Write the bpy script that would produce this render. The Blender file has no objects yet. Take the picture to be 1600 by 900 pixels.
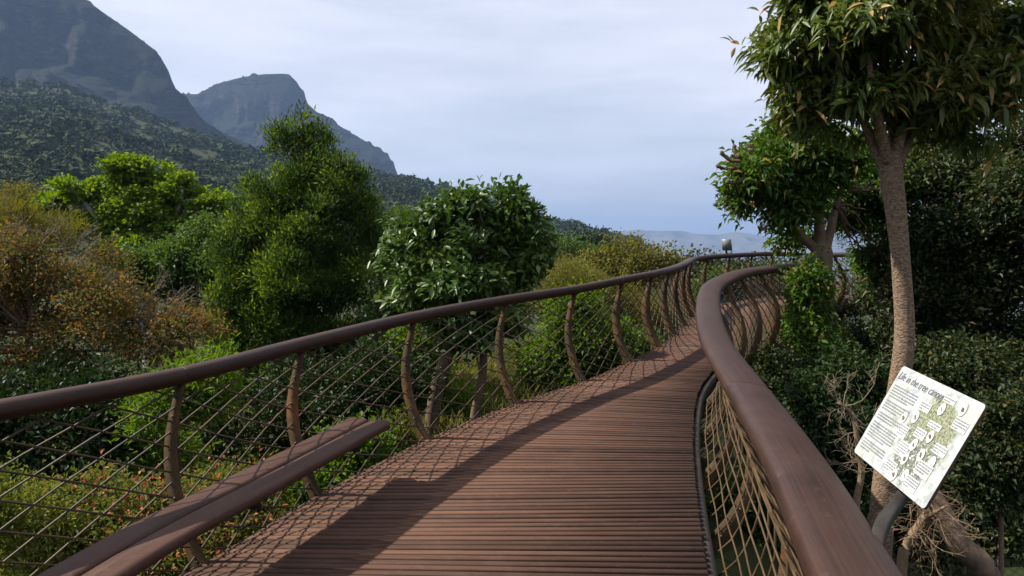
import bpy, bmesh, math, random
import numpy as np
from mathutils import Vector, Matrix

R_ = np.random.default_rng(11)
random.seed(11)
scene = bpy.context.scene
C = scene.collection

# ------------------------------------------------------------------ camera
F_PX = 1150.0
PITCH = math.atan(65.0 / F_PX)
cam_d = bpy.data.cameras.new('camera')
cam_d.sensor_width = 36.0
cam_d.lens = 36.0 * F_PX / 1600.0
cam_d.clip_start = 0.05
cam_d.clip_end = 60000.0
cam = bpy.data.objects.new('camera', cam_d)
cam.rotation_euler = (math.pi / 2 - PITCH, 0, 0)
C.objects.link(cam)
scene.camera = cam

# ------------------------------------------------------------------ sky, sun, exposure
SUN_EL = math.radians(50)
SUN_AZ = math.radians(-84)          # measured from +Y towards +X
world = bpy.data.worlds.new('World')
scene.world = world
world.use_nodes = True
wn, wl = world.node_tree.nodes, world.node_tree.links
wn.clear()
w_out = wn.new('ShaderNodeOutputWorld')
w_bg = wn.new('ShaderNodeBackground')
w_sky = wn.new('ShaderNodeTexSky')
w_sky.sky_type = 'NISHITA'
w_sky.sun_disc = False
w_sky.sun_elevation = SUN_EL
w_sky.sun_rotation = SUN_AZ
w_sky.dust_density = 1.5
w_bg.inputs['Strength'].default_value = 0.0535
# thin high cloud veil: noise streaks stretched along the horizon, thinning towards it
w_tc = wn.new('ShaderNodeTexCoord')
w_sep = wn.new('ShaderNodeSeparateXYZ')
wl.new(w_tc.outputs['Generated'], w_sep.inputs[0])
w_map = wn.new('ShaderNodeMapping')
w_map.inputs['Scale'].default_value = (1.2, 1.2, 7.0)
wl.new(w_tc.outputs['Generated'], w_map.inputs[0])
w_nz = wn.new('ShaderNodeTexNoise')
w_nz.inputs['Scale'].default_value = 2.2
w_nz.inputs['Detail'].default_value = 7.0
w_nz.inputs['Roughness'].default_value = 0.55
wl.new(w_map.outputs[0], w_nz.inputs['Vector'])
w_el = wn.new('ShaderNodeMapRange')
w_el.interpolation_type = 'SMOOTHSTEP'
w_el.inputs['From Min'].default_value = -0.02
w_el.inputs['From Max'].default_value = 0.30
w_el.inputs['To Min'].default_value = 0.46
w_el.inputs['To Max'].default_value = 0.88
wl.new(w_sep.outputs['Z'], w_el.inputs['Value'])
w_nr = wn.new('ShaderNodeMapRange')
w_nr.inputs['From Min'].default_value = 0.3
w_nr.inputs['From Max'].default_value = 0.7
w_nr.inputs['To Min'].default_value = -0.20
w_nr.inputs['To Max'].default_value = 0.20
wl.new(w_nz.outputs['Fac'], w_nr.inputs['Value'])
w_add = wn.new('ShaderNodeMath')
w_add.operation = 'ADD'
w_add.use_clamp = True
wl.new(w_el.outputs[0], w_add.inputs[0])
wl.new(w_nr.outputs[0], w_add.inputs[1])
w_mix = wn.new('ShaderNodeMix')
w_mix.data_type = 'RGBA'
w_mix.inputs['B'].default_value = (9.8, 10.05, 11.5, 1)
wl.new(w_add.outputs[0], w_mix.inputs['Factor'])
wl.new(w_sky.outputs[0], w_mix.inputs['A'])
wl.new(w_mix.outputs['Result'], w_bg.inputs['Color'])
wl.new(w_bg.outputs[0], w_out.inputs['Surface'])

sun_d = bpy.data.lights.new('sun', 'SUN')
sun_d.energy = 5.0
sun_d.angle = math.radians(0.6)
sun_d.color = (1.0, 0.93, 0.82)
sun = bpy.data.objects.new('sun', sun_d)
to_sun = Vector((math.sin(SUN_AZ) * math.cos(SUN_EL), math.cos(SUN_AZ) * math.cos(SUN_EL), math.sin(SUN_EL)))
sun.rotation_euler = to_sun.to_track_quat('Z', 'Y').to_euler()
sun.location = (-60, 40, 80)
C.objects.link(sun)

vs = scene.view_settings
vs.view_transform = 'Standard'
vs.look = 'None'
vs.exposure = 0.9
vs.gamma = 1.0
vs.use_curve_mapping = False
cy = scene.cycles
cy.use_denoising = True
try:
    cy.denoiser = 'OPENIMAGEDENOISE'
    cy.denoising_input_passes = 'RGB_ALBEDO_NORMAL'
except Exception:
    pass
cy.max_bounces = 6
cy.diffuse_bounces = 3
cy.glossy_bounces = 2
cy.transmission_bounces = 4
cy.transparent_max_bounces = 4
cy.volume_bounces = 0
cy.caustics_reflective = False
cy.caustics_refractive = False
cy.sample_clamp_indirect = 6.0

# ------------------------------------------------------------------ helpers
_c, _s = math.cos(PITCH), math.sin(PITCH)


def W(px, py, Y):
    """point on the photo ray (px, py) at forward distance Y"""
    u = (px - 800.0) / F_PX
    v = (450.0 - py) / F_PX
    fy, fz = _c + v * _s, -_s + v * _c
    k = Y / fy
    return np.array([u * k, Y, fz * k])


def smooth(a, b, x):
    t = np.clip((np.asarray(x, float) - a) / (b - a), 0, 1)
    return t * t * (3 - 2 * t)


def nrm(v):
    v = np.asarray(v, float)
    return v / np.maximum(np.linalg.norm(v, axis=-1, keepdims=True), 1e-9)


def mesh_np(name, V, faces_flat, counts, smooth_shade=False, attrs=None):
    me = bpy.data.meshes.new(name)
    V = np.ascontiguousarray(V, dtype=np.float32)
    ff = np.ascontiguousarray(faces_flat, dtype=np.int32).ravel()
    cnt = np.ascontiguousarray(counts, dtype=np.int32)
    me.vertices.add(len(V))
    me.vertices.foreach_set('co', V.ravel())
    me.loops.add(len(ff))
    me.loops.foreach_set('vertex_index', ff)
    me.polygons.add(len(cnt))
    st = np.zeros(len(cnt), np.int32)
    st[1:] = np.cumsum(cnt)[:-1]
    me.polygons.foreach_set('loop_start', st)
    me.polygons.foreach_set('loop_total', cnt)
    if smooth_shade:
        me.polygons.foreach_set('use_smooth', np.ones(len(cnt), bool))
    me.update(calc_edges=True)
    if attrs:
        for k, a in attrs.items():
            a = np.ascontiguousarray(a, dtype=np.float32)
            if a.ndim == 1:
                at = me.attributes.new(k, 'FLOAT', 'POINT')
                at.data.foreach_set('value', a)
            else:
                at = me.attributes.new(k, 'FLOAT_VECTOR', 'POINT')
                at.data.foreach_set('vector', a.ravel())
    return me


def link(name, me, mat=None, parent=None, loc=None):
    """link one object; meshes are in world coordinates, parents only translate"""
    o = bpy.data.objects.new(name, me)
    C.objects.link(o)
    if mat is not None and me is not None and len(me.materials) == 0:
        me.materials.append(mat)
    if parent is not None:
        o.parent = parent
        base = Vector(parent.get('_w', (0, 0, 0)))
        o.location = -base
        o['_w'] = (0.0, 0.0, 0.0)
    return o


def thing(name, label, cat, base, group=None):
    o = bpy.data.objects.new(name, None)
    o.empty_display_size = 0.2
    C.objects.link(o)
    o.location = base
    o['_w'] = tuple(float(b) for b in base)
    o['label'] = label
    o['category'] = cat
    if group:
        o['group'] = group
    return o


def frames(P):
    """tangents and side/up frames for a polyline (up is world z where possible)"""
    P = np.asarray(P, float)
    T = nrm(np.gradient(P, axis=0))
    up = np.tile([0, 0, 1.0], (len(P), 1))
    flat = np.abs(T[:, 2]) > 0.9
    up[flat] = [0.31, 0.95, 0]
    S = nrm(np.cross(T, up))
    U = np.cross(S, T)
    return T, S, U


class MB:
    """collects tubes, boxes and sheets into ONE mesh"""

    def __init__(self):
        self.V, self.F, self.n, self.A = [], [], 0, []

    def add(self, V, F, A=None):
        V = np.asarray(V, float).reshape(-1, 3)
        self.V.append(V)
        self.F += [tuple(i + self.n for i in f) for f in F]
        self.A.append(np.zeros((len(V), 3)) if A is None else np.asarray(A, float))
        self.n += len(V)

    def sweep(self, P, prof, cap=True, s0=0.0, frame=None, close=True):
        """prof: k x 2 (side, up) per point or shared"""
        P = np.asarray(P, float)
        T, S, U = frame if frame is not None else frames(P)
        n = len(P)
        prof = np.asarray(prof, float)
        if prof.ndim == 2:
            prof = np.tile(prof, (n, 1, 1))
        k = prof.shape[1]
        V = P[:, None, :] + S[:, None, :] * prof[:, :, :1] + U[:, None, :] * prof[:, :, 1:2]
        s = s0 + np.concatenate([[0], np.cumsum(np.linalg.norm(np.diff(P, axis=0), axis=1))])
        A = np.zeros((n, k, 3))
        A[:, :, 0] = s[:, None]
        d = np.linalg.norm(np.diff(np.concatenate([prof[0], prof[0][:1]]), axis=0), axis=1)
        A[:, :, 1] = np.concatenate([[0], np.cumsum(d)])[:k][None]
        F = []
        for i in range(n - 1):
            for j in range(k if close else k - 1):
                a, b = i * k + j, i * k + (j + 1) % k
                F.append((a, b, b + k, a + k))
        if cap and close:
            F.append(tuple(reversed(range(k))))
            F.append(tuple((n - 1) * k + j for j in range(k)))
        self.add(V.reshape(-1, 3), F, A.reshape(-1, 3))

    def tube(self, P, r, sides=6, cap=True):
        P = np.asarray(P, float)
        r = np.broadcast_to(np.asarray(r, float), (len(P),))
        a = np.arange(sides) * 2 * math.pi / sides
        prof = np.stack([np.cos(a), np.sin(a)], 1)[None] * r[:, None, None]
        self.sweep(P, prof, cap)

    def box(self, c, ax, half):
        """box with centre, 3 axes, half sizes"""
        c, ax = np.asarray(c, float), np.asarray(ax, float)
        V = [c + ax[0] * half[0] * i + ax[1] * half[1] * j + ax[2] * half[2] * k for i in (-1, 1) for j in (-1, 1) for k in (-1, 1)]
        self.add(V, [(0, 1, 3, 2), (4, 6, 7, 5), (0, 4, 5, 1), (2, 3, 7, 6), (0, 2, 6, 4), (1, 5, 7, 3)])

    def build(self, name, mat, parent=None, smooth_shade=True, kind=None):
        V = np.concatenate(self.V)
        A = np.concatenate(self.A)
        cnt = [len(f) for f in self.F]
        me = mesh_np(name, V, np.fromiter((i for f in self.F for i in f), np.int32), cnt, smooth_shade, {'suv': A})
        o = link(name, me, mat, parent)
        if kind:
            o['kind'] = kind
        return o


def spline(pts, per=12):
    """Catmull-Rom through pts"""
    P = np.asarray(pts, float)
    P = np.concatenate([[2 * P[0] - P[1]], P, [2 * P[-1] - P[-2]]])
    out = []
    for i in range(1, len(P) - 2):
        p0, p1, p2, p3 = P[i - 1], P[i], P[i + 1], P[i + 2]
        for t in np.arange(per) / per:
            out.append(0.5 * (2 * p1 + (p2 - p0) * t + (2 * p0 - 5 * p1 + 4 * p2 - p3) * t * t + (3 * p1 - p0 - 3 * p2 + p3) * t ** 3))
    out.append(P[-2])
    return np.array(out)


# numpy value noise (for terrain, crags, crowns)
_perm = np.random.default_rng(5).random((64, 64, 64))


def vnoise(p):
    p = np.asarray(p, float)
    i = np.floor(p).astype(int)
    f = p - i
    f = f * f * (3 - 2 * f)
    r = 0
    for dx in (0, 1):
        for dy in (0, 1):
            for dz in (0, 1):
                w = (f[..., 0] if dx else 1 - f[..., 0]) * (f[..., 1] if dy else 1 - f[..., 1]) * (f[..., 2] if dz else 1 - f[..., 2])
                r = r + w * _perm[(i[..., 0] + dx) & 63, (i[..., 1] + dy) & 63, (i[..., 2] + dz) & 63]
    return r * 2 - 1


def fbm(p, o=4):
    p = np.asarray(p, float)
    r, a = 0, 1.0
    for k in range(o):
        r = r + a * vnoise(p * 2 ** k + 17.3 * k)
        a *= 0.5
    return r


# ------------------------------------------------------------------ materials
def new_mat(name):
    m = bpy.data.materials.new(name)
    m.use_nodes = True
    nt = m.node_tree
    b = nt.nodes['Principled BSDF']
    return m, nt.nodes, nt.links, b


def ramp(nodes, stops):
    r = nodes.new('ShaderNodeValToRGB')
    el = r.color_ramp.elements
    while len(el) < len(stops):
        el.new(0.5)
    for e, (p, c) in zip(el, stops):
        e.position = p
        e.color = (*c, 1)
    return r


def noise(nodes, links, scale, vec=None, detail=5, rough=0.55):
    n = nodes.new('ShaderNodeTexNoise')
    n.inputs['Scale'].default_value = scale
    n.inputs['Detail'].default_value = detail
    n.inputs['Roughness'].default_value = rough
    if vec is not None:
        links.new(vec, n.inputs['Vector'])
    return n


def bump(nodes, links, b, height, strength, dist):
    k = nodes.new('ShaderNodeBump')
    k.inputs['Strength'].default_value = strength
    k.inputs['Distance'].default_value = dist
    links.new(height, k.inputs['Height'])
    links.new(k.outputs[0], b.inputs['Normal'])
    return k


def leaf_mat(name, cols, odd=None, odd_share=0.0, trans=0.3, rough=0.45, spec=0.4, pos=None):
    """leaf colour varies leaf by leaf and sprig by sprig"""
    m, n, l, b = new_mat(name)
    geo = n.new('ShaderNodeNewGeometry')
    at = n.new('ShaderNodeAttribute')
    at.attribute_name = 'tint'
    mix = n.new('ShaderNodeMath')
    mix.operation = 'MULTIPLY_ADD'
    l.new(geo.outputs['Random Per Island'], mix.inputs[0])
    mix.inputs[1].default_value = 0.45
    sc = n.new('ShaderNodeMath')
    sc.operation = 'MULTIPLY'
    sc.inputs[1].default_value = 0.55
    l.new(at.outputs['Fac'], sc.inputs[0])
    l.new(sc.outputs[0], mix.inputs[2])
    k = len(cols)
    rp = ramp(n, [(pos[i] if pos else i / (k - 1), c) for i, c in enumerate(cols)])
    l.new(mix.outputs[0], rp.inputs[0])
    col = rp.outputs[0]
    if odd is not None:
        wn_ = n.new('ShaderNodeTexWhiteNoise')
        wn_.noise_dimensions = '1D'
        ml = n.new('ShaderNodeMath')
        ml.operation = 'MULTIPLY'
        ml.inputs[1].default_value = 917.3
        l.new(geo.outputs['Random Per Island'], ml.inputs[0])
        l.new(ml.outputs[0], wn_.inputs['W'])
        lt = n.new('ShaderNodeMath')
        lt.operation = 'LESS_THAN'
        lt.inputs[1].default_value = odd_share
        l.new(wn_.outputs['Value'], lt.inputs[0])
        mx = n.new('ShaderNodeMix')
        mx.data_type = 'RGBA'
        l.new(lt.outputs[0], mx.inputs['Factor'])
        l.new(col, mx.inputs['A'])
        mx.inputs['B'].default_value = (*odd, 1)
        col = mx.outputs['Result']
    l.new(col, b.inputs['Base Color'])
    b.inputs['Roughness'].default_value = rough
    b.inputs['Specular IOR Level'].default_value = spec
    tr = n.new('ShaderNodeBsdfTranslucent')
    hs = n.new('ShaderNodeHueSaturation')
    hs.inputs['Hue'].default_value = 0.485
    hs.inputs['Saturation'].default_value = 1.12
    hs.inputs['Value'].default_value = 1.35
    l.new(col, hs.inputs['Color'])
    l.new(hs.outputs[0], tr.inputs['Color'])
    ms = n.new('ShaderNodeMixShader')
    ms.inputs[0].default_value = trans
    l.new(b.outputs[0], ms.inputs[1])
    l.new(tr.outputs[0], ms.inputs[2])
    l.new(ms.outputs[0], n['Material Output'].inputs['Surface'])
    return m


def bark_mat(name, c0, c1, ring=0.0, scale=9.0):
    m, n, l, b = new_mat(name)
    tc = n.new('ShaderNodeTexCoord')
    mp = n.new('ShaderNodeMapping')
    mp.inputs['Scale'].default_value = (1, 1, 0.35 if ring == 0 else 2.4)
    l.new(tc.outputs['Object'], mp.inputs[0])
    a = noise(n, l, scale, mp.outputs[0], 8, 0.65)
    rp = ramp(n, [(0.3, c0), (0.7, c1)])
    l.new(a.outputs[0], rp.inputs[0])
    l.new(rp.outputs[0], b.inputs['Base Color'])
    h = a.outputs[0]
    if ring > 0:
        v = n.new('ShaderNodeTexWave')
        v.bands_direction = 'Z'
        v.inputs['Scale'].default_value = ring
        v.inputs['Distortion'].default_value = 16.0
        v.inputs['Detail'].default_value = 4.0
        v.inputs['Detail Scale'].default_value = 3.0
        l.new(tc.outputs['Object'], v.inputs['Vector'])
        mm = n.new('ShaderNodeMix')
        mm.data_type = 'FLOAT'
        mm.inputs['Factor'].default_value = 0.2
        l.new(a.outputs[0], mm.inputs['A'])
        l.new(v.outputs['Fac'], mm.inputs['B'])
        l.new(mm.outputs['Result'], rp.inputs[0])
        h = mm.outputs['Result']
    bump(n, l, b, h, 0.8, 0.02)
    b.inputs['Roughness'].default_value = 0.9
    b.inputs['Specular IOR Level'].default_value = 0.2
    return m


def wood_mat(name, c0, c1, c2, rough=0.5, stretch=(1.2, 60, 60), per_object=0.25, bump_d=0.002, spec=0.4, blend=0.45, lo=0.28, hi=0.8):
    """c0 dark grain, c1 body, c2 worn"""
    m, n, l, b = new_mat(name)
    at = n.new('ShaderNodeAttribute')
    at.attribute_name = 'suv'
    oi = n.new('ShaderNodeObjectInfo')
    off = n.new('ShaderNodeVectorMath')
    off.operation = 'MULTIPLY_ADD'
    l.new(oi.outputs['Random'], off.inputs[0])
    off.inputs[1].default_value = (37.0, 11.0, 5.0)
    l.new(at.outputs['Vector'], off.inputs[2])
    mp = n.new('ShaderNodeMapping')
    mp.inputs['Scale'].default_value = stretch
    l.new(off.outputs[0], mp.inputs[0])
    g = noise(n, l, 1.0, mp.outputs[0], 6, 0.6)
    big = noise(n, l, 1.7, off.outputs[0], 5, 0.6)
    rp = ramp(n, [(lo, c0), (0.5, c1), (hi, c2)])
    mm = n.new('ShaderNodeMix')
    mm.data_type = 'FLOAT'
    mm.inputs['Factor'].default_value = blend
    l.new(g.outputs[0], mm.inputs['A'])
    l.new(big.outputs[0], mm.inputs['B'])
    l.new(mm.outputs['Result'], rp.inputs[0])
    hs = n.new('ShaderNodeHueSaturation')
    mr = n.new('ShaderNodeMapRange')
    mr.inputs['To Min'].default_value = 1 - per_object
    mr.inputs['To Max'].default_value = 1 + per_object
    l.new(oi.outputs['Random'], mr.inputs['Value'])
    l.new(mr.outputs[0], hs.inputs['Value'])
    l.new(rp.outputs[0], hs.inputs['Color'])
    # weathering: pale dusty scuffs and dark stains
    tc = n.new('ShaderNodeTexCoord')
    w1 = noise(n, l, 21.0, tc.outputs['Object'], 9, 0.75)
    w2 = noise(n, l, 2.6, tc.outputs['Object'], 6, 0.65)
    col = hs.outputs[0]
    for src, lo_, hi_, amt, cc in ((w1, 0.58, 0.70, 0.5, tuple(min(1.0, x * 1.45 + 0.02) for x in c2)), (w1, 0.42, 0.30, 0.6, tuple(x * 0.7 for x in c0)), (w2, 0.52, 0.72, 0.45, tuple(x * 1.2 + 0.012 for x in c1))):
        f = n.new('ShaderNodeMapRange')
        f.inputs['From Min'].default_value = lo_
        f.inputs['From Max'].default_value = hi_
        f.inputs['To Max'].default_value = amt
        l.new(src.outputs[0], f.inputs['Value'])
        mx = n.new('ShaderNodeMix')
        mx.data_type = 'RGBA'
        l.new(f.outputs[0], mx.inputs['Factor'])
        l.new(col, mx.inputs['A'])
        mx.inputs['B'].default_value = (*cc, 1)
        col = mx.outputs['Result']
    l.new(col, b.inputs['Base Color'])
    rr = n.new('ShaderNodeMapRange')
    rr.inputs['To Min'].default_value = rough - 0.12
    rr.inputs['To Max'].default_value = rough + 0.16
    l.new(big.outputs[0], rr.inputs['Value'])
    l.new(rr.outputs[0], b.inputs['Roughness'])
    b.inputs['Specular IOR Level'].default_value = spec
    bump(n, l, b, g.outputs[0], 0.5, bump_d)
    return m


def rust_mat(name, c0, c1, c2, metal=0.0, rough=0.7, spec=0.25):
    m, n, l, b = new_mat(name)
    tc = n.new('ShaderNodeTexCoord')
    a = noise(n, l, 3.1, tc.outputs['Object'], 8, 0.65)
    f = noise(n, l, 45.0, tc.outputs['Object'], 4, 0.6)
    mm = n.new('ShaderNodeMix')
    mm.data_type = 'FLOAT'
    mm.inputs['Factor'].default_value = 0.3
    l.new(a.outputs[0], mm.inputs['A'])
    l.new(f.outputs[0], mm.inputs['B'])
    rp = ramp(n, [(0.34, c0), (0.5, c1), (0.66, c2)])
    l.new(mm.outputs['Result'], rp.inputs[0])
    l.new(rp.outputs[0], b.inputs['Base Color'])
    b.inputs['Metallic'].default_value = metal
    b.inputs['Specular IOR Level'].default_value = spec
    b.inputs['Roughness'].default_value = rough
    bump(n, l, b, f.outputs[0], 0.3, 0.002)
    return m


def plain_mat(name, c, rough=0.6, metal=0.0):
    m, n, l, b = new_mat(name)
    tc = n.new('ShaderNodeTexCoord')
    a = noise(n, l, 14.0, tc.outputs['Object'], 4)
    rp = ramp(n, [(0.3, tuple(x * 0.8 for x in c)), (0.7, tuple(min(1, x * 1.15) for x in c))])
    l.new(a.outputs[0], rp.inputs[0])
    l.new(rp.outputs[0], b.inputs['Base Color'])
    b.inputs['Roughness'].default_value = rough
    b.inputs['Metallic'].default_value = metal
    return m


M_rail = wood_mat('rail_timber', (0.012, 0.0048, 0.0028), (0.030, 0.0125, 0.0075), (0.050, 0.0235, 0.015), 0.56, (1.0, 110, 110), 0.06, 0.002, 0.27, 0.4, 0.31, 0.74)
M_deck = wood_mat('deck_timber', (0.038, 0.0175, 0.010), (0.075, 0.036, 0.0215), (0.110, 0.057, 0.035), 0.76, (2.5, 45, 45), 0.34, 0.0025, 0.25)
M_bench = wood_mat('bench_timber', (0.023, 0.0085, 0.005), (0.050, 0.0215, 0.013), (0.078, 0.037, 0.024), 0.57, (2.2, 100, 100), 0.08, 0.0020, 0.27, 0.4, 0.33, 0.70)
M_rib = rust_mat('rib_steel', (0.026, 0.021, 0.010), (0.058, 0.039, 0.018), (0.15, 0.064, 0.023))
M_cable = rust_mat('cable_steel', (0.028, 0.020, 0.011), (0.052, 0.034, 0.018), (0.10, 0.055, 0.027), 0.0, 0.5, 0.35)
M_rope = rust_mat('rope_fibre', (0.042, 0.025, 0.011), (0.075, 0.046, 0.021), (0.11, 0.07, 0.033), 0.0, 0.8)
M_dark = rust_mat('dark_steel', (0.012, 0.010, 0.009), (0.022, 0.018, 0.015), (0.045, 0.032, 0.022), 0.0, 0.6)
M_bolt = plain_mat('bolt_steel', (0.09, 0.07, 0.05), 0.5, 0.6)

M_bark_ring = bark_mat('ringed_bark', (0.085, 0.056, 0.036), (0.28, 0.195, 0.13), 6.0, 30.0)
M_bark = bark_mat('brown_bark', (0.07, 0.048, 0.034), (0.19, 0.13, 0.09))
M_bark_pale = bark_mat('pale_bark', (0.16, 0.14, 0.11), (0.32, 0.28, 0.23))
M_twig = plain_mat('dry_twig', (0.16, 0.105, 0.06), 0.9)
M_twig_grey = plain_mat('grey_twig', (0.17, 0.13, 0.085), 0.9)


# ------------------------------------------------------------------ terrain
_T_a = np.array([-1.6, -0.9, -0.696, -0.60, -0.52, -0.435, -0.348, -0.26, -0.157, -0.087, 0.0, 0.052, 0.085, 0.122, 0.15, 0.174, 0.21, 0.30, 0.6, 1.6])
_T_e = np.array([0.25, 0.24, 0.218, 0.208, 0.178, 0.148, 0.125, 0.106, 0.090, 0.073, 0.049, 0.033, 0.028, 0.021, 0.010, 0.0, -0.030, -0.075, -0.12, -0.13])
CREST = 900.0
PLAIN = -118.0


def ground_h(x, y):
    x, y = np.asarray(x, float), np.asarray(y, float)
    yy = np.maximum(y, 4.0)
    a = np.clip(x / yy, -1.6, 1.6)
    T = np.interp(a, _T_a, _T_e)
    crest = T * CREST
    near = -2.75 - 2.6 * smooth(0.3, 5.5, x - 0.12 * np.clip(y, 0, 40)) - 1.2 * smooth(10, 40, y) - 1.0 * smooth(-2, -14, x)
    s = np.clip((yy - 25) / (CREST - 25), 0, 1)
    valley = -11.0 * smooth(25, 140, yy) * (1 - smooth(300, CREST, yy))
    up = np.where(T > 0, s ** 1.28, s ** 0.9)
    h = near * (1 - s) + crest * up + valley
    far = crest - (yy - CREST) * 0.22
    far = np.maximum(far, PLAIN + 0 * yy)
    h = np.where(yy > CREST, far, h)
    h = np.where(yy > CREST, np.maximum(h, PLAIN), h)
    w = smooth(60, 300, yy)
    h = h + w * (1 - smooth(1100, 2500, yy)) * (7.0 * fbm(np.stack([x / 130, yy / 130, 0 * x], -1), 3)) * np.where(T > 0, 1, 0.5)
    h = h + 0.16 * fbm(np.stack([x / 2.3, y / 2.3, 0 * x + 3], -1), 3) * (1 - smooth(100, 300, yy))
    return h


def build_ground():
    rr = np.concatenate([[0.0], np.geomspace(1.2, 26000, 180)])
    th = np.concatenate([np.linspace(-math.pi, -0.80, 40)[:-1], np.linspace(-0.80, 0.75, 160)[:-1], np.linspace(0.75, math.pi, 40)])
    Rm, Tm = np.meshgrid(rr, th, indexing='ij')
    X, Y = Rm * np.sin(Tm), Rm * np.cos(Tm)
    Z = ground_h(X, Y)
    Z = np.where(Rm > 20000, PLAIN, Z)
    n, k = X.shape
    V = np.stack([X, Y, Z], -1).reshape(-1, 3)
    i, j = np.meshgrid(np.arange(n - 1), np.arange(k - 1), indexing='ij')
    a = (i * k + j).ravel()
    F = np.stack([a, a + k, a + k + 1, a + 1], 1)
    m, nd, l, b = new_mat('soil_and_grass')
    tc = nd.new('ShaderNodeTexCoord')
    n1 = noise(nd, l, 0.9, tc.outputs['Object'], 8, 0.65)
    n2 = noise(nd, l, 0.012, tc.outputs['Object'], 8, 0.6)
    mm = nd.new('ShaderNodeMix')
    mm.data_type = 'FLOAT'
    l.new(n1.outputs[0], mm.inputs['A'])
    l.new(n2.outputs[0], mm.inputs['B'])
    mm.inputs['Factor'].default_value = 0.5
    rp = ramp(nd, [(0.36, (0.018, 0.024, 0.009)), (0.50, (0.026, 0.034, 0.012)), (0.66, (0.042, 0.046, 0.018))])
    l.new(mm.outputs['Result'], rp.inputs[0])
    # the plain far out carries a town: pale speckle of roofs
    sp = noise(nd, l, 0.02, tc.outputs['Object'], 3, 0.8)
    sr = ramp(nd, [(0.56, (0, 0, 0)), (0.68, (1, 1, 1))])
    l.new(sp.outputs[0], sr.inputs[0])
    geo = nd.new('ShaderNodeNewGeometry')
    sx = nd.new('ShaderNodeSeparateXYZ')
    l.new(geo.outputs['Position'], sx.inputs[0])
    md = nd.new('ShaderNodeMapRange')
    md.inputs['From Min'].default_value = 1800
    md.inputs['From Max'].default_value = 3000
    l.new(sx.outputs['Y'], md.inputs['Value'])
    mu = nd.new('ShaderNodeMath')
    mu.operation = 'MULTIPLY'
    l.new(md.outputs[0], mu.inputs[0])
    l.new(sr.outputs[0], mu.inputs[1])
    mx = nd.new('ShaderNodeMix')
    mx.data_type = 'RGBA'
    l.new(mu.outputs[0], mx.inputs['Factor'])
    l.new(rp.outputs[0], mx.inputs['A'])
    mx.inputs['B'].default_value = (0.5, 0.46, 0.42, 1)
    l.new(mx.outputs['Result'], b.inputs['Base Color'])
    b.inputs['Roughness'].default_value = 0.95
    b.inputs['Specular IOR Level'].default_value = 0.1
    bump(nd, l, b, n1.outputs[0], 0.8, 0.12)
    o = link('ground', mesh_np('ground', V, F, np.full(len(F), 4), True), m)
    o['kind'] = 'structure'


build_ground()


def mountain(name, sky_px, Y, z_foot, depth, crag, seed, mat, nu=330, nv=84):
    px = np.array([p[0] for p in sky_px], float)
    py = np.array([p[1] for p in sky_px], float)
    u = np.linspace(px[0], px[-1], nu)
    v = np.interp(u, px, py)
    top = np.array([W(a, b, Y) for a, b in zip(u, v)])
    a = top[:, 0] / Y
    rows = []
    tt = np.concatenate([-np.linspace(1, 0.02, 14) ** 1.4, np.linspace(0, 1, nv) ** 1.25])
    for t in tt:
        if t < 0:                                   # the back, falling away behind the skyline
            y = np.full(nu, Y - t * depth * 1.2)
            z = top[:, 2] + (z_foot - top[:, 2]) * (-t) ** 1.2
        else:
            y = np.full(nu, Y - t * depth)
            # cliffs in two bands above a talus slope
            pr = 0.34 * smooth(0.0, 0.10, t) + 0.10 * smooth(0.08, 0.24, t) + 0.26 * smooth(0.24, 0.34, t) + 0.30 * smooth(0.30, 1.0, t)
            z = top[:, 2] + (z_foot - top[:, 2]) * pr
        x = a * y
        if t > 0:
            q = np.stack([x / 110.0 + seed, z / 420.0, 0 * x + seed], -1)
            ridged = 1 - np.abs(vnoise(q)) * 1.6
            q2 = np.stack([x / 38.0, z / 90.0 + seed, y / 200.0], -1)
            d = crag * smooth(0.0, 0.10, t) * (ridged * 0.9 + 0.55 * fbm(q2, 4))
            # ledges
            d = d + crag * 0.22 * np.sin(z / 15.0 + 3.0 * vnoise(np.stack([x / 90.0, z / 60.0, 0 * x], -1))) * smooth(0.0, 0.05, t) * (1 - smooth(0.45, 0.7, t))
            y2 = y - d
            x = a * y2
            y = y2
        else:
            z = z + 5.0 * Y / 1500 * fbm(np.stack([u / 5.0, 0 * u + seed, 0 * u], -1), 3) * (1 if t > -0.1 else 0)
        rows.append(np.stack([x, y, z], -1))
    G = np.array(rows)
    n, k = G.shape[:2]
    i, j = np.meshgrid(np.arange(n - 1), np.arange(k - 1), indexing='ij')
    b0 = (i * k + j).ravel()
    F = np.stack([b0, b0 + k, b0 + k + 1, b0 + 1], 1)
    o = link(name, mesh_np(name, G.reshape(-1, 3), F, np.full(len(F), 4), True), mat)
    o['kind'] = 'structure'
    return o


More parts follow.
